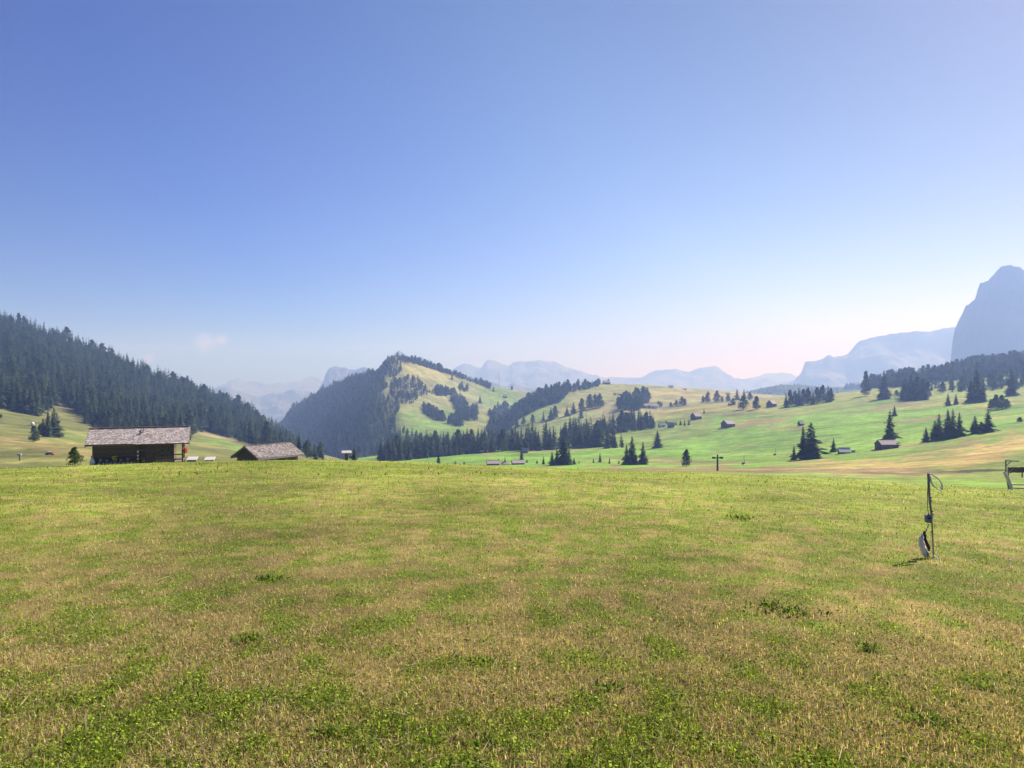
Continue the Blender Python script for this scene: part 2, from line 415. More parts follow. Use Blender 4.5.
def colf_rock(x, y, z):
    f = fbm(x/500, z/120+y/900, 4, 54)[:, None]*.5+.5
    return np.array((.19,.185,.19))*(1-f)+np.array((.10,.11,.09))*f
def mountain(label, crest, Y, foot=410, depth=.25, amp=110., ns=300., rough=1.1, name='mountain'):
    cr = [(p, r, Y) for p, r in crest]; lo, hi = crest[0][0], crest[-1][0]
    mid = [(p, r+(foot-r)*.42, Y*(1-depth*.25)) for p, r in crest]
    low = [(p, r+(foot-r)*.75, Y*(1-depth*.55)) for p, r in crest]
    loft(name, [[(lo,foot+8,Y*(1-depth)),(hi,foot+8,Y*(1-depth))], low, mid, cr], M['rock'], colf_rock, 300, 20, amp, ns, smo=1,
         label=label, keep_crest=True, rough_crest=rough)
mountain('far pale mountain range beyond the gap on the left', [(120,396),(200,392),(219,386),(225,384),(232,381),(240,382),(254,381),(263,383),(271,384),(279,383),(286,384),(294,383),(301,382),(304,379.5),(307.5,377.5),(314,376),(318,378),(322,381),(340,384),(380,386),(420,388)], 10500, 405)
mountain('nearer blue ridge low in the gap on the left', [(120,402),(200,396),(226,390.5),(235,391),(243,392),(252,395),(260,397),(266,394),(271,393),(279,394),(286,393),(291,391),(295,390.5),(301,392),(320,396),(360,402),(400,408)], 7000, 425)
mountain('blue flat-topped mountain behind the wooded hill shoulder', [(300,410),(318,392),(324,379),(326,373),(329,368),(335.5,366),(341,367),(348,369),(361,370),(375,374),(388,362),(394,353.5),(399,350),(404,353.5),(412,358.5),(420,357),(429,359.5),(436,364),(441,368),(460,374),(500,384),(540,392)], 6200, 415)
mountain('long jagged mountain range in the far middle', [(420,380),(440,374),(452,370),(457,366),(464,363),(472,365),(481,368),(483,365),(485,362.6),(487.5,360),(496,361),(503,363.5),(509,365),(513,362.6),(520,361),(528,362),(535,360.4),(545.6,360.6),(556,362),(561,364.5),(567,367),(576,370),(586,373),(600,377),(630,382),(680,388)], 9500, 405)
mountain('double-topped mountain range right of the middle', [(570,384),(600,379),(614,377),(630,377.5),(642,377.5),(648,374),(654.6,370.4),(665,369.5),(676,369),(681,370.5),(685,372),(689,371.5),(694,369.5),(700,368),(706,367),(713,365.5),(719,367),(722,370),(726,373.6),(736,378),(745,379.5),(753.6,380),(760,379),(766.5,378),(775,381),(800,386),(860,392)], 10500, 402)
mountain('very faint far range in the right-hand gap', [(690,386),(735,381),(747,379),(755,376.5),(764,374),(773,373),(782,372.4),(793,374),(796,376),(820,380),(860,386)], 12200, 400, amp=40)
mountain('pale stepped table mountain on the right', [(770,392),(785,385),(794,380),(800,374.6),(803,369),(804.5,361.5),(814,361),(824,360),(829,357.7),(835,358),(841,356),(847,354.6),(852,349),(856,344.5),(860,340.8),(868,338.5),(876,336.5),(884,335),(891,334),(901,332.5),(912,331.5),(922,331.5),(933,331),(939,329.5),(946,328),(954,328),(1000,322),(1060,318),(1150,322),(1300,345)], 7000, 405, rough=.9)
mountain('big steep rock massif at the right edge', [(900,398),(930,390),(946,380),(951,362),(951.8,349),(953,338),(955,328),(958,321),(961.6,315),(964,310),(967,305),(970.5,302.5),(974.6,301),(976,296),(977,291.7),(978.5,288),(980,284),(985,281),(989,280),(991,277),(993,275),(997,271),(1000.6,268),(1005,266.5),(1011,266),(1016,267),(1019,267.7),(1023,271),(1040,282),(1070,276),(1110,290),(1160,300),(1220,330),(1300,360)], 3900, 405, rough=2.2, depth=.14, ns=150., amp=70.)

# ---------------------------------------------------------------- ray casting on the land
bpy.context.view_layer.update()
dg = bpy.context.evaluated_depsgraph_get()
def hit(px, row):
    d = Vector(((px-512)/F, 1, (384-row)/F)).normalized()
    ok, loc, nor, i, ob, mt = S.ray_cast(dg, Vector((0,0,0)), d)
    return loc if ok and loc.y < 4500 else None
def ground_at(x, y):
    ok, loc, nor, i, ob, mt = S.ray_cast(dg, Vector((x, y, 900)), Vector((0,0,-1)))
    return loc if ok else Vector((x, y, float(ground_z(np.array([x]), np.array([y]))[0])))

# ---------------------------------------------------------------- trees
def kites(base, d, side, ln, wd, droop):
    """arrays -> verts (n*4,3): base, left, tip, right"""
    n = len(base); V = np.empty((n, 4, 3))
    V[:,0] = base; V[:,2] = base + d*ln[:,None]; V[:,2,2] -= droop
    mid = base + d*(ln*.55)[:,None]; mid[:,2] -= droop*.35
    V[:,1] = mid - side*wd[:,None]; V[:,3] = mid + side*wd[:,None]
    V[:,1,2] -= wd*.45; V[:,3,2] -= wd*.45
    return V.reshape(-1, 3)
def spruce_crown(seed, whorls, per, slim=.17, bare=.06):
    r = np.random.default_rng(seed); B=[]; D=[]; L=[]; W=[]; Dr=[]
    for i in range(whorls):
        t = (i+r.random()*.5)/whorls
        h = bare + (1-bare)*t
        rad = slim*(1-t)**.8*(.72+.5*r.random()) + .006
        if i < 3: rad *= .8
        k = max(4, int(per*(1-t*.55)))
        a0 = r.random()*6.28
        for j in range(k):
            a = a0+6.283*j/k+r.normal()*.25
            ln = rad*(.55+.75*r.random()**1.3)*(1+.42*math.sin(a*2+h*9+seed)*math.sin(a*3-h*17+seed*2.3)); pitch = .15*t*2 - .05
            d = np.array([math.cos(a), math.sin(a), pitch]); B.append((0,0,h)); D.append(d); L.append(ln); W.append(ln*(.28+.14*r.random())+.004); Dr.append(ln*(.22+.25*r.random())*(1-t*.6))
            if whorls > 12 and ln > .03:   # second fan of twigs half way out
                for s in (-1, 1):
                    a2 = a+s*.55; b = (math.cos(a)*ln*.4, math.sin(a)*ln*.4, h-.02*ln)
                    B.append(b); D.append(np.array([math.cos(a2), math.sin(a2), pitch-.15])); L.append(ln*.5); W.append(ln*.2); Dr.append(ln*.16)
    nf = int(whorls*per*(.9 if whorls > 20 else .8))
    for i in range(nf):      # hanging sprays that close the crown
        t = r.random()**1.35*.97; h = bare*.4+(1-bare)*t; a = r.random()*6.283
        rad = slim*(1-t)**.82*(.35+.5*r.random())*(1+.35*math.sin(a*2+h*9+seed)*math.sin(a*3-h*17+seed*2.3))
        B.append((math.cos(a)*rad*.45, math.sin(a)*rad*.45, h+.02)); D.append(np.array([math.cos(a)*.8, math.sin(a)*.8, -.35-.3*r.random()]))
        L.append(rad*.75+.012); W.append((rad*.34+.006)*(1 if whorls > 20 else 1.5)); Dr.append(.01)
    B.append((0,0,.965)); D.append(np.array([0.02,0,1.])); L.append(.04); W.append(.006); Dr.append(0)
    B, D, L, W, Dr = map(np.array, (B, D, L, W, Dr))
    side = np.stack([-D[:,1], D[:,0], np.zeros(len(D))], 1); side /= np.maximum(np.linalg.norm(side, axis=1), .01)[:,None]
    V = kites(B.astype(float), D, side, L, W, Dr)
    n = len(B); q = np.arange(n*4).reshape(n,4)
    T = np.concatenate([q[:,[0,1,2]], q[:,[0,2,3]]]); return V, T
def pine_crown(seed, n, rx=.27, bare=.1, lumps=9):
    r = np.random.default_rng(seed)
    cs = []
    for i in range(lumps):
        t = (i+.3+.4*r.random())/lumps; pr = rx*min(1, .75+t*1.2)*(1-max(0,t-.25)/.75)**.72; a = r.random()*6.28+i*2.4
        cs.append((math.cos(a)*pr*.5, math.sin(a)*pr*.5, bare+.06+(.9-bare)*t, pr*(.5+.2*r.random())+.03))
    cs.append((0,0,.9,.06)); cs.append((0,0,.5,rx*.72)); cs.append((0,0,.27,rx*.85)); cs.append((0,0,.7,rx*.5)); cs.append((0,0,.12,rx*.75))
    cs = np.array(cs); k = r.integers(0, len(cs), n)
    d = r.normal(size=(n,3)); d /= np.linalg.norm(d, axis=1)[:,None]; d[:,2] = np.where(d[:,2] < -.5, -d[:,2], d[:,2])
    c = cs[k]; p = c[:,:3]+d*c[:,3:4]*(.62+.42*r.random((n,1)))*np.array([1,1,.95])
    t1 = np.cross(d, r.normal(size=(n,3))); t1 /= np.linalg.norm(t1, axis=1)[:,None]
    e = d*.55+t1*.8; e /= np.linalg.norm(e, axis=1)[:,None]; sd = np.cross(d, e)
    sz = (.035+.035*r.random(n))*math.sqrt(600/n)*1.1
    V = np.empty((n,3,3)); V[:,0] = p-e*sz[:,None]*.5-sd*sz[:,None]*.7; V[:,1] = p-e*sz[:,None]*.5+sd*sz[:,None]*.7; V[:,2] = p+e*sz[:,None]
    V[...,2] = np.maximum(V[...,2], .03)
    return V.reshape(-1,3), np.arange(n*3).reshape(n,3)
def trunk_geo(top=.95, r0=.018):
    n = 6; hs = [0, .04, .35, top]; rs = [r0*1.4, r0, r0*.7, r0*.12]; V = []; T = []
    for h, rr in zip(hs, rs):
        for j in range(n): V.append((math.cos(j*6.283/n)*rr, math.sin(j*6.283/n)*rr, h-.01))
    for i in range(3):
        for j in range(n):
            a, b, c, d = i*n+j, i*n+(j+1)%n, (i+1)*n+(j+1)%n, (i+1)*n+j
            T += [(a,b,c),(a,c,d)]
    return np.array(V), np.array(T)
TR = trunk_geo()
SP_HI = [spruce_crown(100+i, 34, 10, .16+.03*(i%3), .03) for i in range(5)]
SP_LO = [spruce_crown(200+i, 13, 8, .17+.025*(i%3), .02) for i in range(5)]
PI_HI = [pine_crown(300+i, 1500, .23+.03*(i%3), .03, 14) for i in range(4)]
PI_LO = [pine_crown(400+i, 260, .23+.03*(i%3), .03, 9) for i in range(4)]
CROWN = {}
for key, arr, mt in (('spruce', SP_HI, 'spruce'), ('pine', PI_HI, 'pine')):
    CROWN[key] = [np_mesh(f'{key}_crown', V, None, T, [M[mt]]) for V, T in arr]
CROWN['fresh'] = [np_mesh('larch_crown', *(lambda vt: (vt[0], None, vt[1]))(SP_HI[1]), [M['fresh']])]
TRUNK = np_mesh('trunk', TR[0], None, TR[1], [M['bark']])
def whole(VT, mat, name):
    V = np.concatenate([VT[0], TR[0]]); T = np.concatenate([VT[1], TR[1]+len(VT[0])])
    mi = np.concatenate([np.zeros(len(VT[1])), np.ones(len(TR[1]))])
    return np_mesh(name, V, None, T, [M[mat], M['bark']], matidx=mi)
WHOLE = {'spruce': [whole(v, 'spruce', 'spruce_tree') for v in SP_HI], 'pine': [whole(v, 'pine', 'pine_tree') for v in PI_HI], 'fresh': [whole(SP_HI[1], 'fresh', 'larch_tree')]}
NAMES = {'spruce': 'spruce_tree', 'pine': 'pine_tree', 'fresh': 'larch_tree'}

lone = []     # (loc, h, kind, label, group, wide)
def T(px, row, hpx, kind='spruce', label=None, group=None, wide=1.0):
    p = hit(px, row)
    if p is None: return
    lone.append((p, hpx*p.y/F*1.02, kind, label, group, wide, hpx))
def TD(px, row, Y, hpx, kind='spruce', label=None, group=None, wide=1.0):
    """tree whose foot is hidden: stands on the land at a known distance, its top where the photo has it"""
    x = (px-512)/F*Y; p = ground_at(x, Y); top = (384-(row-hpx))/F*Y
    lone.append((p, max(2., top-p.z), kind, label, group, wide, hpx))
woods = {}    # wood name -> list of (loc, h, kind)
def inpoly(x, y, poly):
    c = False; j = len(poly)-1
    for i in range(len(poly)):
        xi, yi = poly[i]; xj, yj = poly[j]
        if (yi > y) != (yj > y) and x < (xj-xi)*(y-yi)/(yj-yi)+xi: c = not c
        j = i
    return c
def wood(name, poly, n, spacing, h0, h1, pine=.2, near=None, far=None, tries=14):
    L = woods.setdefault(name, []); cell = {}
    for q in L: cell.setdefault((int(q[0].x//spacing), int(q[0].y//spacing)), []).append(q[0])
    x0 = min(p[0] for p in poly); x1 = max(p[0] for p in poly); y0 = min(p[1] for p in poly); y1 = max(p[1] for p in poly)
    k = 0; t = 0
    while k < n and t < n*tries:
        t += 1
        px = random.uniform(x0, x1); ro = random.uniform(y0, y1)
        if not inpoly(px, ro, poly): continue
        p = hit(px, ro)
        if p is None or p.y < (near or 220) or (far and p.y > far): continue
        cx, cy = int(p.x//spacing), int(p.y//spacing); bad = False
        for a in (-1,0,1):
            for b in (-1,0,1):
                for q in cell.get((cx+a, cy+b), ()):
                    if (q.x-p.x)**2+(q.y-p.y)**2 < spacing**2: bad = True
        if bad: continue
        cell.setdefault((cx, cy), []).append(p)
        sh = 1-.5*float(smooth(262, 318, px)) if name == 'left' else 1
        L.append((p, sh*random.uniform(h0*.82, h1*1.12)*(1 if random.random() > .15 else .6), 'pine' if random.random() < pine else ('fresh' if random.random() < .09 else 'spruce'))); k += 1

# ---- woods (polygons give where the feet of the trees stand)
wood('left', [(-60,300),(-60,405),(0,408),(18,412),(40,417),(60,400),(84,416),(95,424),(112,430),(150,434),(186,438),(205,430),(228,438),(262,447),(300,456),(330,464),(330,461),(300,444),(280,427),(240,404),(200,388),(150,370),(100,350),(50,332),(0,316)], 3800, 4.6, 13, 20, .08)
wood('left', [(84,424),(100,428),(112,434),(150,437),(150,430),(100,412)], 50, 5, 11, 15, .5)
wood('flank', [(283,422),(290,407),(300,399),(318,388),(335,378),(352,373),(368,370),(378,373),(388,386),(378,395),(392,402),(400,408),(394,418),(400,432),(420,438),(440,441),(470,444),(470,452),(400,462),(340,464),(300,445)], 3400, 6.5, 9, 14, .2, near=800)
wood('flank', [(380,368),(388,357.5),(425,362),(440,368),(402,362),(401,374),(392,378),(384,376)], 260, 5, 6, 9, .5)
wood('flank', [(384,364),(398,355),(402,372),(394,378),(386,374)], 110, 6.5, 7, 10, .3)
wood('flank', [(394,380),(418,378),(424,388),(436,394),(420,396),(412,404),(398,404),(388,392)], 200, 6.5, 9, 13, .3)
for poly, n in (([(398,356.5),(440,368),(492,386),(488,388),(438,371),(398,359)], 200), ([(435,390),(446,389),(447,396),(436,396)], 22), ([(447,391),(453,391),(455,395),(447,396)], 8), ([(460,388),(468,388),(467,392),(460,392)], 8), ([(450,398),(462,396),(469,408),(468,421),(458,418)], 60), ([(470,408),(477,407),(477,421),(469,420)], 26), ([(423,408),(429,408),(444,416),(444,422),(434,420),(424,414)], 46), ([(448,418),(460,419),(461,427),(449,425)], 22), ([(489,414),(508,406),(509,420),(500,436),(488,436)], 90)):
    wood('hilltop', poly, n*2, 4.6, 8, 13, .6)
wood('crest', [(496,432),(510,412),(530,397),(548,388),(566,384),(572,390),(560,402),(540,408),(520,418),(506,432)], 600, 4.8, 10, 15, .5)
wood('crest', [(566,385),(598,382),(600,386),(575,392)], 55, 6, 8, 12, .6)
wood('crest', [(615,411),(622,401),(636,397),(650,395),(650,400),(640,410)], 90, 6.5, 13, 18, .5)
wood('crest', [(640,406),(662,404),(662,408),(640,409)], 14, 6, 6, 8, .8)
wood('valley', [(380,458),(400,452),(450,447),(500,444),(524,444),(522,450),(470,454),(420,459),(380,463)], 330, 5.5, 11, 19, .08, far=1000)
wood('valley', [(524,449),(535,446),(556,446),(556,450),(524,452)], 26, 5, 14, 22, .05)
wood('valley', [(560,448),(603,448),(600,440),(585,432),(575,432),(562,440)], 85, 6, 14, 22, .05)
wood('valley', [(602,436),(655,428),(653,424),(620,424),(600,430)], 80, 6, 13, 19, .1)
wood('valley', [(603,449),(626,448),(626,445),(603,445)], 9, 7, 11, 15, .1)
wood('right', [(846,389),(880,388),(930,383),(980,378),(1060,372),(1060,352),(1024,356),(960,366),(900,373),(850,382)], 1300, 7, 17, 24, .35)
wood('right', [(846,389),(862,389),(862,384),(846,384)], 20, 7, 15, 19, .5)
wood('right', [(900,400),(928,398),(926,392),(904,392)], 22, 6, 16, 20, .2)
wood('right', [(930,394),(1060,388),(1060,376),(930,384)], 90, 8, 14, 19, .3)
wood('ridge', [(742,394),(776,385),(845,386),(845,395),(742,399)], 600, 11, 6, 9, .5, near=1800)
wood('right', [(846,389),(906,387),(906,376),(850,381)], 190, 5.5, 19, 24, .35)
wood('ridge', [(640,391),(742,392),(742,394),(640,394)], 60, 16, 8, 13, .5, near=1800)

# ---- single trees
gR = 'trees standing on the right meadows'
T(75,466,19,'pine','rounded young pine standing alone left of the large wooden hut',wide=1.35)
gl = 'spruces clumped on the left slope'
for a in ((48,437,27,1.1),(54,437,30,1.0),(57,436,24,1.2),(43,435,17,1.2)):
    T(a[0],a[1],a[2],'spruce','dark spruce of the isolated clump on the left slope below the forest',gl,a[3]*1.2)
T(40,432,8,'pine','small round bush beside the spruce clump on the left slope',wide=1.3)
TD(34,432,330,7,'pine','smallest bush left of the spruce clump, under the white bale',wide=1.3)
T(1,418,4,'pine','low dark bush at the left edge on the slope',wide=1.8)
TD(354,462,130,14,'fresh','pale green young tree behind the small roofed stand',wide=1.4)
gm = 'conifers behind the meadow crest in the middle'
TD(438.5,467,460,10,'pine','round dark tree in the green valley meadow, left of a smaller one',wide=1.5)
TD(455.5,467,460,7,'spruce','small dark tree between the round tree and the valley huts',wide=1.4)
TD(464,468,460,3,'pine','tiny bush right of the small dark tree in the valley meadow',wide=1.4)
TD(498.5,466,440,7,'pine','round tree directly behind the left valley hut',wide=1.4)
TD(505,466,440,9,'spruce','pointed tree between the two valley huts',wide=1.2)
TD(521.5,467,450,19,'spruce','tall thin spruce rising behind the right valley hut',wide=1.1)
TD(527,467,455,6,'pine','low bush at the right end of the right valley hut',wide=1.5)
TD(537,468,430,5,'pine','low dark bush right of the valley huts',wide=1.5)
TD(543.5,468,420,12,'spruce','small spruce standing apart left of the big spruce clump',wide=1.1)
for a in ((552,17),(557,21),(569,20),(574,11)):
    TD(a[0],468,400,a[1],'spruce','spruce around the tallest spruce of the big clump behind the crest',gm,1.3)
TD(563.5,468,395,33,'spruce','tallest dark spruce of the clump behind the meadow crest',wide=1.5)
TD(579,468,420,8,'spruce','small spruce just right of the big spruce clump')
TD(593.5,469,420,11,'spruce','left of two small pointed spruces standing behind the meadow crest',wide=1.1)
TD(600,469,430,17,'spruce','slim light spruce between two small pointed spruces',wide=1.0)
TD(609.5,469,400,12,'spruce','right of two small pointed spruces behind the meadow crest',wide=1.1)
TD(619,469,390,7,'pine','small dark bush left of the three tall spruces',wide=1.2)
for a in ((626.5,26,'spruce','shortest, leftmost of the three tall spruces behind the meadow crest'),(632,34,'spruce','middle and tallest of the three tall spruces behind the meadow crest'),(643,28,'fresh','pale greyish right-hand spruce of the three behind the meadow crest')):
    TD(a[0],469,370,a[1],a[2],a[3],wide=1.25)
TD(636,469,365,16,'spruce','short spruce filling the gap between the tall ones behind the crest',wide=1.2)
T(657.5,448,18,'spruce','lone dense tree on the green meadow above the three tall spruces',wide=1.7)
T(686.5,466.5,17,'pine','lone round pine on the meadow left of the lift pylon',wide=1.25)
for a in ((676,425,4),(680.5,425,5),(684.5,425.5,6),(689,425,6.5)):
    T(*a,'spruce','small tree in the short row beside the dark meadow hut','small trees beside the meadow hut',1.4)
T(666,424,3.5,'pine','tiny bush between the two huts on the middle hill',wide=1.5)
T(704,413.5,5.5,'spruce','small narrow tree above the sloping-roofed hut',wide=1.1)
for a in ((703,402.5,7),(708,402.5,11),(717,402.5,12),(722,402,6)):
    T(*a,'pine','dark pine on the skyline of the middle hill','pines along the crest of the middle hill',1.3)
T(728,401.5,7,'pine','low broad pine on the hill crest',wide=1.8)
T(737,400,12,'spruce','pointed tree on the hill crest left of the paired pines',wide=1.4)
T(733,405,7,'pine','small pine by the flat shed on the hill',wide=1.4)
T(744,399,10,'spruce','thin tree on the hill crest behind the paired pines',wide=1.2)
T(750,400,8,'pine','round tree on the hill crest between the paired pines',wide=1.5)
T(743.5,409.5,14,'pine','left of the two paired pines casting long shadows',wide=1.35)
T(756.5,409.5,13.5,'pine','right of the two paired pines casting long shadows',wide=1.45)
for i,(a,b,c) in enumerate(((786,407,14),(790,406.5,17),(795,406,15),(799,405.5,18),(803.5,405,16),(808,404.5,17),(813,404.5,15),(817,404,17),(823,403,18),(828,402,17),(831,402,14))):
    T(a,b,c,'pine' if i%3 else 'spruce','tall pine in the dense row on the right meadows','pines in a row on the right meadows',1.05)
T(803,459.5,34,'spruce','slim tall spruce left of a broader one on the right meadow',wide=.95)
T(811,459,37,'spruce','broad tall spruce right of a slimmer one on the right meadow',wide=1.6)
T(794,460,15,'spruce','small spruce at the left foot of the two tall ones',wide=1.2)
T(833.5,452,14,'spruce','small spruce left of the low hut on the right meadow',wide=1.4)
T(890,446.5,37,'spruce','tall spruce directly behind the grey roofed hay hut',wide=1.25)
T(897,448,5,'pine','low shrub at the right end of the grey roofed hay hut',wide=1.6)
T(894.5,416,11,'spruce','small spruce standing alone at the left end of the earth bank',wide=1.4)
T(866,396,25,'pine','tall pine in front of the right wood, left of two',wide=.95)
T(884,399,29,'spruce','tall spruce in front of the right wood, right of two',wide=1.2)
T(887,399,10,'pine','bush at the foot of the right hand spruce before the wood',wide=1.6)
T(897,396,6,'pine','low bush between the tall spruce and the wood',wide=2)
for a in ((905,400,22,1.3),(911,400.5,27,1.4),(917,400,30,1.4),(923,400,22,1.4)):
    T(a[0],a[1],a[2],'spruce','spruce of the broad clump standing before the right wood','spruces clumped before the right wood',a[3])
T(948,406,13,'spruce','left of two small trees on the upper right meadow',wide=1.4)
T(956,404.5,11,'spruce','right of two small trees on the upper right meadow',wide=1.3)
for a in ((971,402,24,1.3),(977,402.5,33,1.5),(983,401,22,1.3)):
    T(a[0],a[1],a[2],'spruce','spruce of the tall clump right of the two small meadow trees','spruces of the tall upper right clump',a[3])
for a in ((991,409,10,1.5),(996,409.5,15,1.6),(1002,409,14,1.6),(1007,408,9,1.6)):
    T(a[0],a[1],a[2],'pine','bushy dark tree of the low clump near the right edge','bushy trees near the right edge',a[3])
T(1011,396,28,'spruce','tall spruce above the low bushy clump near the right edge',wide=1.2)
T(1020,422,5,'pine','flat dark bush at the right edge of the meadow',wide=2.4)
g6 = 'spruces of the meadow group on the right'
T(926,442,15,'fresh','pale small spruce at the left end of the meadow group',wide=1.5)
for a in ((935,440,20),(939,440,27),(948,439,30),(953,438,29),(959.5,436.5,25)):
    T(*a,'spruce','dark spruce inside the meadow group right of the hay hut',g6,1.35)
T(975,433.5,18,'spruce','smaller of the two spruces right of the meadow group',wide=1.5)
T(988,432,24,'spruce','taller of the two spruces right of the meadow group',wide=1.5)
T(981,433,11,'pine','bush between the two spruces right of the meadow group',wide=1.5)
for a in ((510,429,9,'spruce'),(517,427,10,'spruce'),(523.5,425,8,'pine'),(532.5,423,9,'pine'),(543.5,420.5,10,'spruce'),(551,419,12,'spruce'),(555,418.5,13,'pine'),(567,416,10,'spruce'),(573.5,413.5,12,'spruce'),(582,411,13,'pine'),(590,409,15,'pine'),(595,408,14,'pine'),(600,407.5,14,'pine')):
    T(a[0],a[1],a[2],a[3],'tree in the rising row along the upper edge of the green hill field','trees in the rising row on the middle hill',1.3)
T(581,419,9,'pine','single tree below the rising row at the end of the farm track',wide=1.4)
for a in ((608.5,384,5),(614,382,4.5),(620,381,3.5),(624,381,3.),(596,382,7),(586,383,8),(603,382,4)):
    T(*a,'pine','small tree on the skyline right of the crest wood','small skyline trees',1.5)
for a in ((665.5,408,4),(668,408,3)): pass
for a in ((639,409,9),(634,409,7)):
    T(*a,'pine','tree on the hillside left of the long farmhouse','trees beside the long farmhouse',1.4)
for a in ((671,407,5),(676,406,6),(682,405.5,9),(685,405.5,7)):
    T(*a,'pine','round tree right of the long farmhouse','round trees right of the long farmhouse',1.5)
T(452,379.5,5.5,'spruce','lone tree on the tan upper slope of the round hill',wide=1.8)
T(462,384,3,'pine','small bush below the lone tree of the round hill',wide=1.6)
T(489,388.5,7,'spruce','taller tree on the right shoulder of the round hill',wide=1.4)
T(493.5,391.5,5,'spruce','shorter tree on the right shoulder of the round hill',wide=1.6)
T(480,403,8,'spruce','broad tree halfway down the round hill',wide=1.7)
T(498,406.5,6.5,'spruce','left of two trees above the gully wood',wide=1.4)
T(504,405.5,6,'spruce','right of two trees above the gully wood',wide=1.4)
T(512,390,4.5,'pine','tree at the far right end of the round hill crest',wide=1.6)

placed = []
def place_tree(p, h, kind, label, group, wide, hpx):
    wide = wide*1.12 if (kind != 'pine' and hpx > 0) else wide
    k = random.randrange(len(CROWN[kind])); rz = random.uniform(0, 6.28); w = wide*h*random.uniform(.93, 1.07)
    if hpx >= 16:
        e = empty(NAMES[kind], p, rz, label, NAMES[kind].replace('_', ' '), group)
        e.scale = (w, w, h)
        link('crown', CROWN[kind][k], e); link('trunk', TRUNK, e)
        return e
    o = link(NAMES[kind], WHOLE[kind][k], None, p, label=label, cat=NAMES[kind].replace('_', ' '), group=group)
    o.rotation_euler = (0, 0, rz); o.scale = (w, w, h); return o
for a in lone: place_tree(*a)
# largest-showing trees of the woods become things of their own, the rest one object per wood
WOODS = {
 'left': ('forest', 'dense dark spruce forest covering the steep left hillside', 'dark spruce of the forest on the left hillside', 'spruces of the left hillside forest'),
 'flank': ('forest', 'hazy blue-green forest on the shaded flank of the round hill', 'tree of the forest on the shaded flank of the round hill', 'trees of the round hill flank'),
 'hilltop': ('woodland', 'scattered clumps of trees over the sunny side of the round hill', 'tree in a clump on the sunny side of the round hill', 'trees of the round hill clumps'),
 'crest': ('woodland', 'wood covering the crest and gully of the middle hill', 'tree of the wood on the middle hill', 'trees of the middle hill wood'),
 'valley': ('woodland', 'dark spruce belt along the far edge of the valley meadow', 'dark spruce in the belt behind the valley meadow', 'spruces of the valley belt'),
 'right': ('forest', 'dark forest on the rise at the right edge below the rock massif', 'dark conifer of the forest below the rock massif', 'conifers of the right hand forest'),
 'ridge': ('forest', 'bluish forest on the low far ridge', 'tree of the far ridge', 'trees of the far ridge'),
}
allw = sorted(((h/p.y*F, w, p, h, k) for w, L in woods.items() for (p, h, k) in L), key=lambda t: -t[0])
n_lone = {k: sum(1 for a in lone if a[2] == k) for k in ('spruce', 'pine')}
room = {'spruce': 290-n_lone['spruce'], 'pine': 170-n_lone['pine'], 'fresh': 40}
rest = {w: [] for w in woods}
cells = {}
for s, w, p, h, k in allw:
    px = 512+F*p.x/p.y; row = 384-F*p.z/p.y
    vis = -20 < px < 1044
    # only trees whose upper half shows: nothing nearer stands right in front of them
    ck = int(px//3)
    top = row-s
    hid = any(abs(q[0]-px) < q[2]*.12 and q[1] < top+.35*s and q[3] < p.y for c in range(ck-2, ck+3) for q in cells.get(c, ()))
    cells.setdefault(ck, []).append((px, row-s, s, p.y))
    if vis and room[k] > 0 and not hid:
        room[k] -= 1
        place_tree(p, h, k, WOODS[w][2], WOODS[w][3], random.uniform(.95, 1.35), 0)
    else: rest[w].append((p, h, k))
def merge_wood(w, L):
    Vs, Ts, Ms = [], [], []; b = 0
    for p, h, k in L:
        V, Tt = (PI_LO if k == 'pine' else SP_LO)[random.randrange(4)]
        a = random.uniform(0, 6.28); ww = h*random.uniform(.95, 1.5)*(1.25 if w in ('hilltop', 'crest') else 1); c, s = math.cos(a), math.sin(a)
        A = np.empty_like(V); A[:,0] = (V[:,0]*c-V[:,1]*s)*ww+p.x; A[:,1] = (V[:,0]*s+V[:,1]*c)*ww+p.y; A[:,2] = V[:,2]*h+p.z-.2
        Vs.append(A); Ts.append(Tt+b); b += len(V); Ms.append(np.full(len(Tt), {'spruce':0,'pine':1,'fresh':2}[k]))
    me = np_mesh(w+'_wood', np.concatenate(Vs), None, np.concatenate(Ts), [M['spruce'], M['pine'], M['fresh']], matidx=np.concatenate(Ms))
    link(WOODS[w][0], me, kind='stuff', label=WOODS[w][1], cat='forest')
for w, L in rest.items():
    if L: merge_wood(w, L)

M['barn_roof'] = simple('old_barn_shingles', (.17,.145,.14), (.34,.30,.29), 7, .9, None, .4, use_attr=True)
# ---------------------------------------------------------------- huts
def shingle_face(rm, sgn, x0, x1, yE, zE, yR, zR, rows_=17, dv=1.0):
    for i in range(rows_):
        t0, t1 = i/rows_, (i+1.35)/rows_
        if t1 > 1: t1 = 1
        x = x0 - random.random()*.1
        while x < x1:
            w_ = random.uniform(.13, .26); a, b_ = max(x, x0), min(x+w_-.008, x1)
            if b_-a > .02:
                v = random.uniform(1-.38*dv, 1+.3*dv); hue = random.uniform(-.08, .1)
                cc = (v*(1+hue), v, v*(1-hue*.7))
                ya, za = yE+(yR-yE)*t0, zE+(zR-zE)*t0; yb, zb = yE+(yR-yE)*t1, zE+(zR-zE)*t1
                lift = .045+random.uniform(0,.02)
                j = random.uniform(-.02,.02)*(-sgn)
                rm.add([(a,ya+j,za+lift),(b_,ya+j,za+lift),(b_,yb,zb+.012),(a,yb,zb+.012),(a,ya+j,za+lift-.03),(b_,ya+j,za+lift-.03)],
                       [(0,1,2,3) if sgn < 0 else (3,2,1,0),(4,5,1,0)], cc)
            x += w_
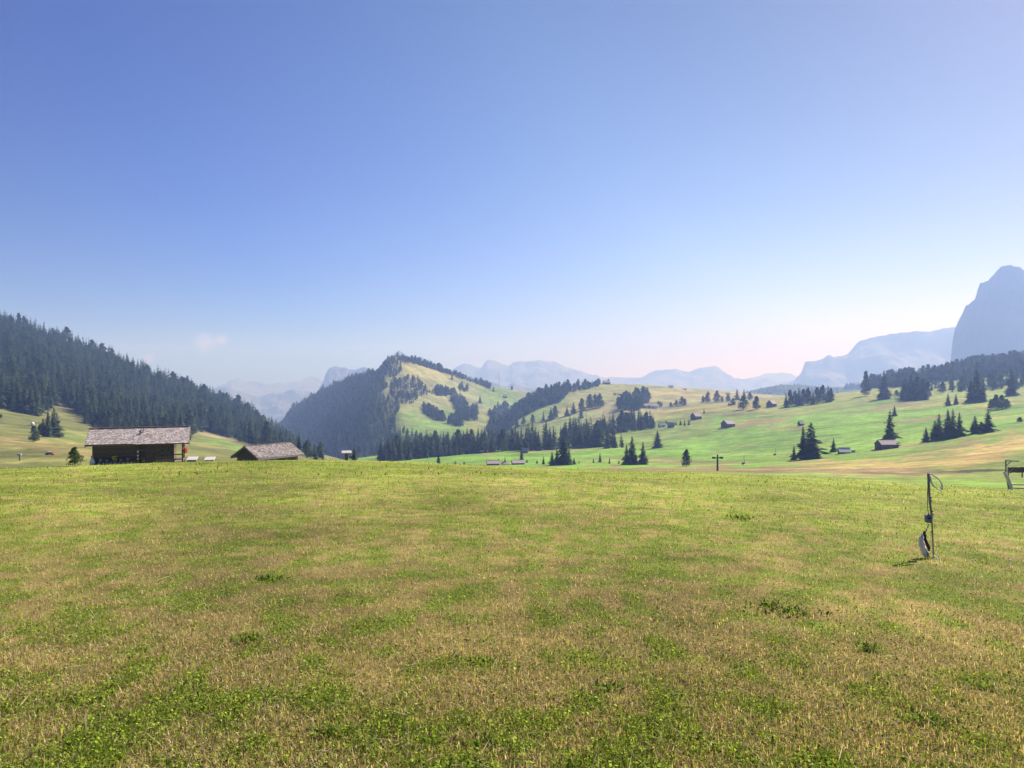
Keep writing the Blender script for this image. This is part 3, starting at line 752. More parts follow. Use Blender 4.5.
def slab(mb, x0, x1, y0, z0, y1, z1, t, col=None):
    """roof slab between eave (y0,z0) and ridge (y1,z1), thickness t upward"""
    mb.prism([(x0,y0,z0),(x0,y1,z1),(x0,y1,z1+t),(x0,y0,z0+t)], (0,0,0), (x1-x0,0,0), col)
def hut(name, label, loc, yaw, L, D, wh, rh, over=.5, cat='hut', wall='logs', roof='roof_far', group=None, door=True, windows=0, stone=False, chimney=False, sink=.6, floors=1):
    e = empty(name, loc, R(yaw), label, cat, group)
    m = MB()
    m.box((0,0,(wh-sink)/2), (L, D, wh+sink))
    for s in (-1, 1):   # gable triangles
        x = s*(L/2-.06)
        m.prism([(x,-D/2,wh),(x,D/2,wh),(x,0,wh+rh*.97)], (-.06,0,0), (.06,0,0))
    m.build('wall', M[wall], e)
    r = MB(); t = .16; k = rh/(D/2)
    for s in (-1, 1):
        slab(r, -L/2-over, L/2+over, s*(D/2+over), wh-over*k+.03, 0 if s < 0 else .0, wh+rh+.03, t)
    ro = r.build('roof', M[roof], e)
    c = MB(); c.box((0,0,wh+rh+.03+t+.03), (L+2*over, .3, .08)); c.build('ridge_board', M['plank'], ro)
    if stone: MB().box((0,0,-.1), (L+.1, D+.1, .9)).build('plinth', M['stone'], e)
    if door:
        d = MB(); d.box((L*.12,-D/2-.03,min(1.9,wh*.85)/2), (min(1.6,L*.25), .08, min(1.9,wh*.85))); d.build('door', M['plank'], e)
    for f in range(floors):
        for i in range(windows):
            x = -L/2+(i+.6)*L/(windows+.2); z = wh*(f+.55)/floors
            w = MB(); w.box((x,-D/2-.03,z), (.9, .08, 1.0)); wi = w.build('window', M['white'], e)
            g = MB(); g.box((x,-D/2-.07,z), (.72, .03, .82)); g.build('pane', M['glass'], wi)
    if chimney: MB().box((L*.2,.3,wh+rh+.5), (.7,.7,1.3)).build('chimney', M['stone'], ro)
    return e
def near_hit(px, row, Y=None):
    if Y: return ground_at((px-512)/F*Y, Y)
    return hit(px, row)
def hutp(px, row, wpx, hpx, label, yaw=10, Y=None, depth=.75, roofpart=.5, **kw):
    """hut whose foot is at (px,row), wpx wide and hpx tall in the photograph"""
    p = near_hit(px, row, Y) or hit(px, row+3)
    if p is None: return
    k = p.y/F
    L = wpx*k/ (math.cos(R(yaw))*1.0 + depth*abs(math.sin(R(yaw))))*.92; H = hpx*k
    if Y: H = min((384-(row-hpx))/F*Y - p.z, hpx*k*1.9); H = max(H, hpx*k*.7)
    kw.setdefault('over', .45)
    return hut(kw.pop('name', 'hay_hut'), label, p, yaw, L-kw['over']*1.2, L*depth, H*(1-roofpart), H*roofpart, **kw)

hutp(493,467.5,15,6.5,'left of the two grey roofed huts behind the meadow crest',8,430,roofpart=.55)
hutp(518,467.5,15,6.0,'right of the two grey roofed huts behind the meadow crest',10,430,roofpart=.55)
hutp(505,468,9,3.2,'lowest roof between the two grey roofed valley huts',4,440,roofpart=.5,door=False)
hutp(525,453,8,5,'small pink-grey roofed hut at the edge of the spruce belt',-12,None,roofpart=.55)
hutp(662,427,8,4.5,'small white walled hut with pale roof on the middle hill',5,None,wall='white')
hutp(671,427.5,9,5,'dark hut among small trees just right of the white walled hut',-15,None)
hutp(696,419.5,12,7,'dark hut with steep lean-to roof below the narrow tree',28,None,depth=.9)
hutp(728,427,14.5,7,'broad dark hut alone on the upper green meadow',24,None,depth=.95)
hutp(771.5,407,11,7,'dark blue-shadowed hut right of the paired pines',35,None,depth=1)
hutp(650.5,408,15,4.5,'long low farmhouse with pale roof on the middle hill',3,None,name='farmhouse',wall='white',depth=.5,windows=5,roofpart=.45,chimney=True,over=.7)
hutp(671,387.5,4.5,2.2,'tiny white roofed hut on the skyline of the middle hill',0,None,wall='white')
hutp(685,390,3.5,1.6,'smallest pale hut just below the skyline, right of the white one',0,None,wall='white')
hutp(606.5,384,8,3.4,'brown alpine house between trees on the hill crest',6,None,name='alpine_house',windows=3)
hutp(615,395,3.2,1.8,'left of two tiny dark huts high on the hill field',0,None)
hutp(620,395,4.5,2.,'right of two tiny dark huts high on the hill field',0,None)
hutp(505,398,4.5,3,'small dark hut above the gully wood',15,None)
hutp(731.5,405,6.5,2.2,'flat pale shed beside the low broad pine on the hill crest',0,None,name='shed')
hutp(728,394.5,4,2,'tiny red-brown roofed hut beyond the hill crest',0,None)
hutp(844,453.5,13,5.5,'low old hut with bleached roof right of the small spruce',-8,None,roofpart=.6,roof='drift')
hutp(886.5,449,20.5,9,'grey roofed hay hut standing before the tall spruce',4,None,roofpart=.45,depth=.7,over=.3)
hutp(801,425.5,7,4.5,'small dark hut above the slim tall spruce',20,None)
hutp(984,367,9,3.2,'pale roofed house showing over the right hand forest',0,1340,name='alpine_house',wall='white',roofpart=.6)
hutp(1015,368.5,9,4,'pale house in the forest at the right edge',10,1340,name='alpine_house',wall='white',windows=3,roofpart=.5)
hutp(853.5,452.5,2.5,1.8,'tiny dark feeding rack right of the bleached roof hut',0,None,name='feeding_rack')
hutp(712,387.8,5,1.5,'far hut on the ridge skyline above the tiny pines',0,2900)

# second hut near the big one: gable to the left front
p = ground_at((268-512)/F*92, 92)
e2 = hut('wooden_barn', 'low wooden barn with shingle roof half sunk behind the meadow crest', p, 58, 6.0, 4.0, 2.0, 1.1, .55, cat='barn', roof='barn_roof', door=False, sink=1.2)
sh = MB(); kk = 1.1/2.0
for sgn in (-1, 1): shingle_face(sh, sgn, -3.55, 3.55, sgn*2.55, 2.0-.55*kk+.21, 0, 3.1+.21, 13, 1.35)
ro2 = [c for c in e2.children if c.name.startswith('roof')][0]
sh.build('shingles', M['barn_roof'], ro2)
l = MB(); l.prism([(0,0,0),(0,2.2,0),(0,2.2,.75),(0,0,.35)], (0,0,0), (2.6,0,0))
lt = l.build('lean_to', M['plank'], e2); lt.location = (3.1, -1.1, .35)

# ---- the large wooden hut
Yh = 71.0
ph = ground_at((141-512)/F*Yh, Yh)
base = Vector((ph.x, ph.y, -7.45)); HS = Vector((.79, .82, 1))
hutE = empty('wooden_hut', base, R(22), 'large dark log hut with shingled roof and flowers in front', 'hut')
hutE.scale = HS
L, D = 10.9, 5.2; xw0, xw1 = -L/2+.8, L/2-1.75; wh = 2.05; eave = wh-.25; ridge = wh+1.08; ov = .75
m = MB()
def lc(): 
    v = random.uniform(.75, 1.25); return (v, v*.98, v*.95)
for i in range(11):   # log courses, left block
    z = .1+i*.19
    m.tube([(xw0-.18,-D/2,z),(-.2,-D/2,z)], .105, 8, lc()); m.tube([(xw0-.18,D/2,z),(xw1,D/2,z)], .105, 6, lc())
    m.tube([(xw0,-D/2-.18,z+.05),(xw0,D/2+.18,z+.05)], .1, 8, lc()); m.tube([(xw1,-D/2+.3,z+.05),(xw1,D/2,z+.05)], .1, 6, lc())
m.box((xw0/2,0,-.4),(abs(xw0)-.3,D-.1,.9),None,(.8,.8,.8))
m.prism([(xw0,-D/2,wh),(xw0,D/2,wh),(xw0,0,ridge-.1)], (-.06,0,0), (.06,0,0)); m.prism([(xw1,-D/2,wh),(xw1,D/2,wh),(xw1,0,ridge-.1)], (-.06,0,0), (.06,0,0))
m.build('log_wall', M['logs'], hutE)
m = MB(); n = 22
for i in range(n):   # upright boards of the right block, set back
    x = -.1+(xw1+.1)*(i+.5)/n; m.box((x, -D/2+.28+random.uniform(-.015,.015), wh/2-.2), ((xw1+.1)/n-.02, .06, wh+.4), None, lc())
for z in (.55, 1.25): m.box((xw1/2, -D/2+.2, z), (xw1, .07, .14), None, (1.3,1.3,1.3))
m.build('board_wall', M['logs'], hutE)
dd = MB().box((1.2,-D/2+.16,.85),(.95,.08,1.7)).build('door', M['logs'], hutE)
MB().box((1.55,-D/2+.1,.85),(.12,.05,.04)).build('handle', M['darkmetal'], dd)
for x in (2.5, 3.2):
    w = MB().box((x,-D/2+.2,1.15),(.5,.06,.5)).build('window', M['plank'], hutE)
    MB().box((x,-D/2+.155,1.15),(.38,.03,.38)).build('pane', M['glass'], w)
w = MB().box((-3.,-D/2-.1,1.2),(.5,.06,.4)).build('window', M['plank'], hutE)
MB().box((-3.,-D/2-.145,1.2),(.38,.03,.28)).build('pane', M['glass'], w)
for x, y in ((xw1+1.0,-D/2+.1),(xw1+1.0,D/2-.1),(-.15,-D/2+.05),(xw1,-D/2+.2)):
    MB().box((x,y,wh/2-.3),(.16,.16,wh+.6)).build('porch_post', M['logs'], hutE)
m = MB(); m.box((xw1+.5,-D/2+.1,.75),(1.0,.06,.1)); m.box((xw1+.5,-D/2+.1,.3),(1.0,.06,.1))
m.box((xw1+1,0,.75),(.06,D-.3,.1)); m.box((xw1+.5,-.1,.02),(1.15,D-.1,.08)); m.build('railing', M['plank'], hutE)
# shingled roof: slabs with individually coloured courses
rm = MB()
rise = (ridge-eave)/(D/2+ov)
for sgn in (-1, 1):
    yE = sgn*(D/2+ov)
    shingle_face(rm, sgn, -L/2, -.6, yE, eave+.12, 0, ridge+.12)
    shingle_face(rm, sgn, -.6, L/2, yE+sgn*.14, eave+.12-.14*rise, 0, ridge+.14)
rm.build('roof', M['shingle'], hutE)
ro = [c for c in hutE.children if c.name.startswith('roof')][0]
m = MB()
for sgn in (-1, 1): slab(m, -L/2+.02, L/2-.02, sgn*(D/2+ov-.03), eave-.02, 0, ridge-.02, .11, (.8,.8,.8))
m.build('roof_boards', M['plank'], ro)
m = MB(); m.box((0,-.1,ridge+.19),(L,.2,.05)); m.box((0,.1,ridge+.2),(L,.2,.05)); m.build('ridge_board', M['plank'], ro)
for sgn in (-1,1):
    for x in (-L/2-.02, L/2+.02):
        m = MB(); m.prism([(x,sgn*(D/2+ov),eave-.12),(x,0,ridge-.12),(x,0,ridge+.17),(x,sgn*(D/2+ov),eave+.17)], (-.03,0,0), (.03,0,0)); m.build('barge_board', M['plank'], ro)
k = ((D/2+ov)-1.5)/(D/2+ov)
m = MB(); m.tube([(-.35,-1.9,ridge-1.9*rise+.3),(.35,-1.5,ridge-1.5*rise+.36),(.35,-.5,ridge-.5*rise+.36)], .045, 6); m.build('snow_hook', M['darkmetal'], ro)
def hw(x, y, z=0):   # hut frame -> world
    return base + Matrix.Rotation(R(22), 3, 'Z') @ Vector((x*HS.x, y*HS.y, z))
# planted pots and things along the hut front
def pot(x, y, s, mat, label, zz=0):
    q = hw(x, y, zz+.25); e = empty('flower_pot', q, 0, label, 'flower pot', 'pots of flowers along the hut wall')
    MB().tube([(0,0,0),(0,0,.28*s),(0,0,.3*s)], [.14*s,.2*s,.22*s], 10).build('pot', M['plank'], e)
    f = MB(); g = MB()
    for i in range(26):
        a = random.random()*6.28; r_ = random.random()*.26*s; z = .32*s+random.random()*.28*s
        f.box((math.cos(a)*r_,math.sin(a)*r_,z),(.09*s,.09*s,.05*s),Matrix.Rotation(a,3,'X'))
        g.box((math.cos(a+2)*r_*1.1,math.sin(a+2)*r_*1.1,z-.06),(.12*s,.03*s,.07*s),Matrix.Rotation(a,3,'Z'))
    f.build('blossoms', M[mat], e); g.build('leaves', M['fresh'], e)
pot(-3.9,-D/2-.8,.62,'petal','white blossoms in a pot near the left hut corner')
pot(-3.2,-D/2-.9,.5,'petal','low pot of white flowers, second from the left hut corner')
pot(-2.45,-D/2-.8,.95,'yellow','tall pot of yellow flowers against the dark hut wall')
pot(-1.75,-D/2-.9,.5,'petal','pale flowers in a pot right of the yellow ones')
pot(-1.1,-D/2-.8,.6,'petal','white flower pot nearest the pale post')
m = MB()
for i in range(9):
    c = hw(-4+i*.42, -D/2-1.25+random.uniform(-.1,.1), .22); 
    s = MB(); s.tube([(0,0,-.14),(0,0,.0),(0,0,.11)], [.11,.14,.05], 7)
    o = s.build('border_stone', M['stone'], None, True, loc=c, label='pale rounded stone in the border before the hut', cat='stone', group='border stones before the hut'); o.rotation_euler = (random.random(), random.random(), random.random()*3)
e = empty('garden_figure', hw(-4.75,-D/2-.5,.1), 0, 'small white ornament at the left corner of the large hut', 'ornament')
MB().tube([(0,0,0),(0,0,.25),(0,0,.5),(0,0,.62)], [.2,.24,.15,.08], 10).build('body', M['white'], e, True)
MB().tube([(0,0,.6),(0,0,.7),(0,0,.8),(0,0,.86)], [.06,.13,.12,.04], 10).build('head', M['stone'], e, True)
e = empty('decorated_post', hw(.0,-D/2-.75,.0), 0, 'pale post hung with ornaments before the middle of the hut', 'post')
MB().box((0,0,.7),(.1,.1,1.5)).build('post', M['plank'], e)
for z in (.55,.85,1.2): MB().tube([(0,-.08,z-.08),(0,-.1,z),(0,-.08,z+.08)],[.05,.1,.04],8).build('ornament', M['white'], e, True)
e = empty('hanging_basket', hw(xw1+1.25,-D/2-.15,1.0), 0, 'red flower basket hanging at the right hut corner', 'flower basket')
MB().tube([(0,0,-.1),(0,0,.1),(0,0,.16)],[.1,.2,.22],10).build('basket', M['plank'], e)
m = MB()
for i in range(60):
    a = random.random()*6.28; r_ = random.random()*.25; m.box((math.cos(a)*r_,math.sin(a)*r_,.2+random.uniform(-.22,.22)),(.12,.12,.07),Matrix.Rotation(a,3,'Y'))
m.build('blossoms', M['red'], e)
MB().tube([(0,0,.15),(-.1,0,.8)],.012,5).build('cord', M['darkmetal'], e)

def trough(px, row, Y, w, label, roofm='drift'):
    p = ground_at((px-512)/F*Y, Y); top = (384-row)/F*Y; h = top-p.z
    e = empty('wooden_trough', p, R(6), label, 'trough')
    MB().box((0,0,h*.5-.1),(w*.9,.55,h*.55+.2)).build('trough_box', M['plank'], e, bevel=.02)
    MB().prism([(-w/2,-.42,h*.8),(-w/2,.3,h),(-w/2,.34,h-.05),(-w/2,-.42,h*.8-.06)],(0,0,0),(w,0,0)).build('lid', M[roofm], e)
    for x in (-w*.4, w*.4): MB().box((x,-.3,h*.2-.1),(.09,.09,h*.4+.2)).build('leg', M['logs'], e)
trough(192.5,456.8,80,1.05,'pale lidded trough nearer to the large hut')
trough(210,457,80,1.05,'pale lidded trough farther right from the large hut')
# small roofed stand
p = ground_at((346.5-512)/F*95, 95); top = (384-450.5)/F*95; h = top-p.z
e = empty('roofed_stand', p, R(10), 'small dark post stand with a pale little roof on the crest', 'roofed stand')
MB().box((0,0,(h-.3)/2),(.42,.35,h-.3)).build('post', M['logs'], e)
MB().prism([(-.6,-.5,h-.33),(-.6,.5,h-.33),(-.6,.5,h-.25),(-.6,0,h),(-.6,-.5,h-.25)],(0,0,0),(1.2,0,0)).build('roof', M['drift'], e)
# things on the left slope
p = hit(20,460.5); k = p.y/F
e = empty('stump_post', p, 0, 'short grey post with a cap alone on the left slope', 'post')
MB().tube([(0,0,-.2),(0,0,5*k)],[1.1*k,.9*k],8).build('post', M['postwood'], e)
MB().box((-.3*k,0,5.8*k),(3.4*k,2.6*k,1.9*k)).build('cap', M['stone'], e, bevel=.1)
p = hit(32.5,426); k = p.y/F
e = empty('hay_bale', p, R(30), 'white wrapped round bale on the slope beside the spruce clump', 'bale')
MB().tube([(-1.4*k,0,2*k),(-1.2*k,0,2*k),(1.2*k,0,2*k),(1.4*k,0,2*k)],[1.5*k,2*k,2*k,1.5*k],14).build('wrap', M['white'], e, True)
MB().tube([(-1.45*k,0,2*k),(-1.5*k,0,2*k)],[1.2*k,1.1*k],12).build('wrap_end', M['greybox'], e)
p = hit(50,455); s = p.y/F*8.2/3.7
e = empty('parked_car', p, R(12), 'red car with pale windscreen parked on the left slope', 'car'); e.scale = (s,s,s)
MB().prism([(-1.85,-.8,.28),(1.85,-.8,.28),(1.9,-.8,.62),(1.2,-.8,.82),(-1.6,-.8,.9),(-1.88,-.8,.65)],(0,0,0),(0,1.6,0)).build('body', M['red'], e, bevel=.06)
MB().prism([(-1.5,-.7,.88),(1.0,-.7,.84),(.5,-.7,1.34),(-1.1,-.7,1.38)],(0,0,0),(0,1.4,0)).build('cabin', M['glass'], e, bevel=.05)
MB().box((-.3,0,1.39),(1.5,1.3,.05)).build('car_roof', M['white'], e, bevel=.02)
for x in (-1.2,1.2):
    for y in (-.78,.78):
        w = MB().tube([(x,y-.1,.3),(x,y+.1,.3)],.31,14).build('wheel', M['rubber'], e)
        MB().tube([(x,y-.12,.3),(x,y+.12,.3)],.18,10).build('rim', M['metal'], w)

# ---- lift pylon, cable and hanging chairs
Yp = 205.; p = ground_at((717.5-512)/F*Yp, Yp); top = (384-454.5)/F*Yp; h = top-p.z; k = Yp/F
e = empty('lift_pylon', p, R(8), 'dark T-shaped chairlift pylon on the meadow crest', 'lift pylon')
MB().tube([(0,0,-.5),(0,0,h-.3*k)],[1.05*k,.75*k],10).build('mast', M['darkmetal'], e)
MB().box((0,0,h-3.3*k),(9*k,.35,1.1*k)).build('crossarm', M['darkmetal'], e, bevel=.03)
for s in (-1,1): MB().box((s*4*k,0,h-3.2*k),(3*k,.6,2.1*k)).build('sheave_box', M['darkmetal'], e, bevel=.05)
MB().tube([(-.6*k,0,h-2.6*k),(0,0,h),(.6*k,0,h-2.6*k)],.12,6).build('top_bracket', M['darkmetal'], e)
pt = P(721.5,457,Yp); ca = P(744,457,250); cb = P(775.5,449,285); cc = P(1100,395,700)
def chair(att, label, s=1.0):
    e = empty('chairlift_chair', att, R(35), label, 'lift chair', 'chairs hanging on the chairlift')
    MB().tube([(0,0,.25),(0,0,-.9*s),(.25,0,-1.2*s),(.25,0,-2.1*s)],.06,6).build('hanger', M['darkmetal'], e)
    MB().box((0,0,-2.6*s),(1.5,.55,.14)).build('seat', M['white'], e, bevel=.02)
    MB().box((0,.3,-2.2*s),(1.5,.1,.75)).build('backrest', M['darkmetal'], e, bevel=.02)
    MB().tube([(-.7,-.45,-3.0*s),(-.7,-.3,-2.3*s),(.7,-.3,-2.3*s),(.7,-.45,-3.0*s)],.04,5).build('safety_bar', M['metal'], e)
chair(ca, 'left, lower chair hanging near the lift pylon'); chair(cb, 'right, higher chair hanging over the green meadow')
MB().tube([P(560,478,150), pt, ca+Vector((0,0,.2)), cb+Vector((0,0,.2)), cc],.025,5).build('lift_cable', M['darkmetal'], None, label='thin steel cable running from the pylon through the lift chairs', cat='cable')

# ---- radio mast on the hill
p = ground_at((498.8-512)/F*1900, 1900); h = (384-371.5)/F*1900 - p.z
e = empty('radio_mast', p, 0, 'thin grey radio mast on the hill crest before the far range', 'mast')
m = MB()
for a in (0,2.09,4.19): m.tube([(math.cos(a)*1.2,math.sin(a)*1.2,-1),(math.cos(a)*.3,math.sin(a)*.3,h)],.16,4)
for i in range(10):
    z = h*i/10; r_ = 1.2-.9*i/10
    for a in (0,2.09,4.19): m.tube([(math.cos(a)*r_,math.sin(a)*r_,z),(math.cos(a+2.09)*r_,math.sin(a+2.09)*r_,z+h/12)],.1,4)
m.build('lattice', M['metal'], e)
MB().tube([(0,0,h-1),(0,0,h+3)],.18,5).build('antenna', M['metal'], e)

# ---- wooden frame and rails at the right edge
Yg_ = 72.; k = Yg_/F
def G3(px, row, dy=0): return P(px, row, Yg_+dy)
e = empty('timber_gate', ground_at((1008-512)/F*Yg_, Yg_), 0, 'timber gate frame with overhead arm and bleached leaning log at the right edge', 'gate')
off = -e.location
def gm_(name, pts, r_, mat, n=8):
    o = MB().tube([Vector(q)+off for q in pts], r_, n).build(name, M[mat], e); return o
gm_('upright_post', [G3(1005.8,460),G3(1005.9,472),G3(1009.5,494)], [.06,.07,.08], 'postwood')
gm_('overhead_arm', [G3(1005.3,460.6),G3(1018.8,461.2)], .055, 'postwood')
gm_('brace', [G3(1005.9,466),G3(1011.7,461)], .04, 'postwood')
gm_('brace', [G3(1009,472.5),G3(1014.6,467.5)], .04, 'postwood')
gm_('leaning_log', [G3(1004,471.5,-.2),G3(1007.5,478,-.2),G3(1010.5,485,-.2),G3(1012.3,492.5,-.2)], [.12,.17,.16,.13], 'drift', 10)
for r1, r2 in ((484.6,485.4),(488,489.2),(491.3,493)): gm_('rail', [G3(1011.5,r1),G3(1050,r2)], .05, 'postwood')
for x in (1030,1048): gm_('post', [G3(x,480),G3(x,496)], .07, 'postwood')
b0 = P(1008.6,467.3,79); b1 = P(1075,466,84)
e = empty('board_fence', ground_at(b0.x, b0.y), 0, 'low dark board fence behind the timber gate', 'fence')
m = MB(); d = b1-b0; n = 30
for i in range(n):
    q = b0+d*((i+.5)/n)-e.location; m.box((q.x,q.y,q.z-.3+random.uniform(-.02,.02)),(d.length/n*.93,.04,.58))
m.build('boards', M['logs'], e)
for i in range(6):
    q = b0+d*(i/5)-e.location; MB().box((q.x,q.y+.06,q.z-.55),(.1,.1,1.2)).build('post', M['postwood'], e)

# ---- electric fence pole with hose ring, box and sack
pb = hit(933.5,558); Ye = pb.y; k = Ye/F
def E3(px, row, dy=0): return P(px, row, Ye+dy)
e = empty('fence_pole', pb, 0, 'thin crooked wooden fence pole standing in the meadow', 'pole')
off = -pb
MB().tube([E3(928.4,473.2)+off,E3(928.9,488)+off,E3(929.6,500)+off,E3(931.6,515)+off],[.016,.014,.013,.012],8).build('upper_stake', M['postwood'], e)
MB().tube([E3(930.1,497,.03)+off,E3(931.8,520,.02)+off,E3(932.7,540,0)+off,E3(933.6,560,0)+off],[.008,.009,.009,.009],8).build('lower_rod', M['metal'], e)
m = MB()
for r_ in (497.5,500.5,511,514): 
    q = E3(930.3+(r_-497)*.09,r_,.01)+off; m.tube([q+Vector((0,0,-.008)),q+Vector((0,0,.008))],.018,8)
m.build('wire_binding', M['darkmetal'], e)
ring = [E3(929.2,474.6,-.02),E3(931.5,474.2,-.03),E3(935,476),E3(939,479.5,.03),E3(942,484,.05),E3(942.6,487.5,.05),E3(941,490,.03),E3(938.5,489.8,0),E3(935,487,-.03),E3(932,482.5,-.04),E3(930.5,477.5,-.03),E3(929.4,474.8,-.02)]
ring2 = [q+Vector((.004*math.sin(i*2.1),.02,.006*math.cos(i*1.7))) for i, q in enumerate(ring)]
def dense(pts, n=5):
    out = []
    for i in range(len(pts)-1):
        p0 = pts[max(i-1,0)]; p1 = pts[i]; p2 = pts[i+1]; p3 = pts[min(i+2,len(pts)-1)]
        for s in range(n):
            t = s/n; out.append(.5*((2*p1)+(p2-p0)*t+(2*p0-5*p1+4*p2-p3)*t*t+(3*p1-p0-3*p2+p3)*t**3))
    return out+[pts[-1]]
m = MB(); m.tube(dense(ring), .0052, 6); m.tube(dense(ring2), .0052, 6)
m.build('hose_ring', M['hose'], None, True, label='pale drooping ring of hose hooked on the pole top', cat='hose')
c = E3(928.6,518,-.03)
e = empty('insulator_box', c, 0, 'grey plastic box hung halfway down the fence pole', 'box')
MB().prism([(-.035,0,-.052),(.03,0,-.058),(.04,0,.03),(.012,0,.048),(-.038,0,.03)],(0,-.028,0),(0,.028,0)).build('casing', M['greybox'], e, bevel=.006)
MB().tube([(0,0,.04),(-.004,.01,.10),(-.003,.02,.26),(.004,.02,.42)],.004,6).build('strap', M['darkmetal'], e)
MB().box((-.005,-.031,.0),(.03,.006,.02)).build('clip', M['bagdark'], e)
c = E3(924.5,545,-.04)
e = empty('hanging_sack', c, 0, 'pale and black plastic sack hanging from the pole near the grass', 'sack')
def blob(name, pts, rads, mat, flat=.55):
    o = MB().tube(dense([Vector(q) for q in pts],3), list(np.interp(np.linspace(0,1,(len(pts)-1)*3+1), np.linspace(0,1,len(pts)), rads)), 12).build(name, M[mat], e, True)
    for v in o.data.vertices:
        f_ = 1+.16*math.sin(v.co.z*140+v.co.x*90)*math.cos(v.co.x*120); v.co.x *= 1; v.co.y *= flat*f_
        v.co.x += .004*math.sin(v.co.z*190+v.co.y*300)
    return o
def q(px, row, dy=0): return E3(px,row,-.04+dy)-c
blob('strap', [q(928.5,524),q(927,529),q(925,532.5)], [.005,.006,.007], 'postwood', 1)
blob('knot', [q(924.6,531),q(924.3,534),q(925.5,537)], [.008,.018,.014], 'bagdark')
blob('sack_body', [q(923.3,533.5),q(921.3,538),q(921.6,544),q(923.6,550),q(925.8,555),q(927,558)], [.008,.026,.034,.036,.031,.008], 'bagwhite')
blob('dark_fold', [q(925.3,536,-.02),q(926.3,541,-.025),q(928.5,546,-.025),q(929.6,551,-.02)], [.010,.018,.020,.010], 'bagdark')
blob('pale_fold', [q(922,538,-.045),q(924,544,-.05),q(926.5,550,-.045)], [.006,.012,.007], 'bagwhite')
blob('blue_tail', [q(926,550,-.02),q(928,554,-.02),q(928.6,558.2,-.02)], [.008,.015,.016], 'bagblue')
for i,(px,row,s) in enumerate(((934.5,561.5,1.3),(937,563.5,1),(935.5,566,.7),(967,557,.6),(1010,565,1),(1010,568,.8))):
    g = hit(px,row); sz = .010*s*g.y/8
    MB().tube([(0,0,-.3*sz),(0,0,.4*sz),(0,0,1.3*sz)],[.6*sz,1.5*sz,.5*sz],7).build('mushroom', M['white'], None, True, loc=g+Vector((0,0,.05)),
        label='tiny white puffball showing in the grass near the fence pole', cat='mushroom', group='white puffballs in the grass')


# ---------------------------------------------------------------- meadow grass: blades, clover leaves, dry stalks
def in_near(px, row):
    """solve for the ground point under a direction (arrays)"""
    ky = (row-384)/F; kx = (px-512)/F
    lo = np.full(len(px), 1.2); hi_ = np.full(len(px), 75.)
    # march outward for the first crossing
    y = np.full(len(px), 1.2); done = np.zeros(len(px), bool); prev = y.copy()
    for i in range(45):
        yn = 1.2*(75/1.2)**((i+1)/45)
        yy = np.full(len(px), yn); below = (-ky*yy) < near_z(kx*yy, yy)
        new = below & ~done
        lo[new] = 1.2*(75/1.2)**(i/45); hi_[new] = yn; done |= new
    for _ in range(9):
        mid = (lo+hi_)/2; b = (-ky*mid) < near_z(kx*mid, mid)
        hi_ = np.where(b, mid, hi_); lo = np.where(b, lo, mid)
    return kx*hi_, hi_, done
def scatter(n, r0=460, r1=800, p0=-90, p1=1114):
    px = rng.uniform(p0, p1, n); row = rng.uniform(r0, r1, n)
    x, y, ok = in_near(px, row); x, y = x[ok], y[ok]
    j = .012*y                                     # break up any regular spacing
    y = y*(1+rng.normal(0, .01, len(y))); x = x+rng.normal(0, 1, len(x))*j*.3
    return x, y, ground_z(x, y)
def pick(c0, c1, n, v=.25):
    t = rng.random((n,1)); return (np.array(c0)*(1-t)+np.array(c1)*t)*(1+rng.normal(0, v, (n,1))).clip(.45, 1.7)
VV, CC = [], []
def emit(x, y, z, az, tilt, ln, wd, col, sag=.25, lift=0.):
    d = np.stack([np.cos(az)*np.sin(tilt), np.sin(az)*np.sin(tilt), np.cos(tilt)], 1)
    side = np.stack([-np.sin(az), np.cos(az), rng.normal(0,.25,len(az))], 1)
    base = np.stack([x, y, z+lift-.003], 1)
    V = np.empty((len(x),4,3)); V[:,0] = base; V[:,2] = base+d*ln[:,None]; V[:,2,2] -= sag*ln*np.sin(tilt)
    m_ = base+d*(ln*.5)[:,None]; V[:,1] = m_-side*wd[:,None]; V[:,3] = m_+side*wd[:,None]
    VV.append(V.reshape(-1,3)); CC.append(np.repeat(col.clip(.004,.9), 4, 0))
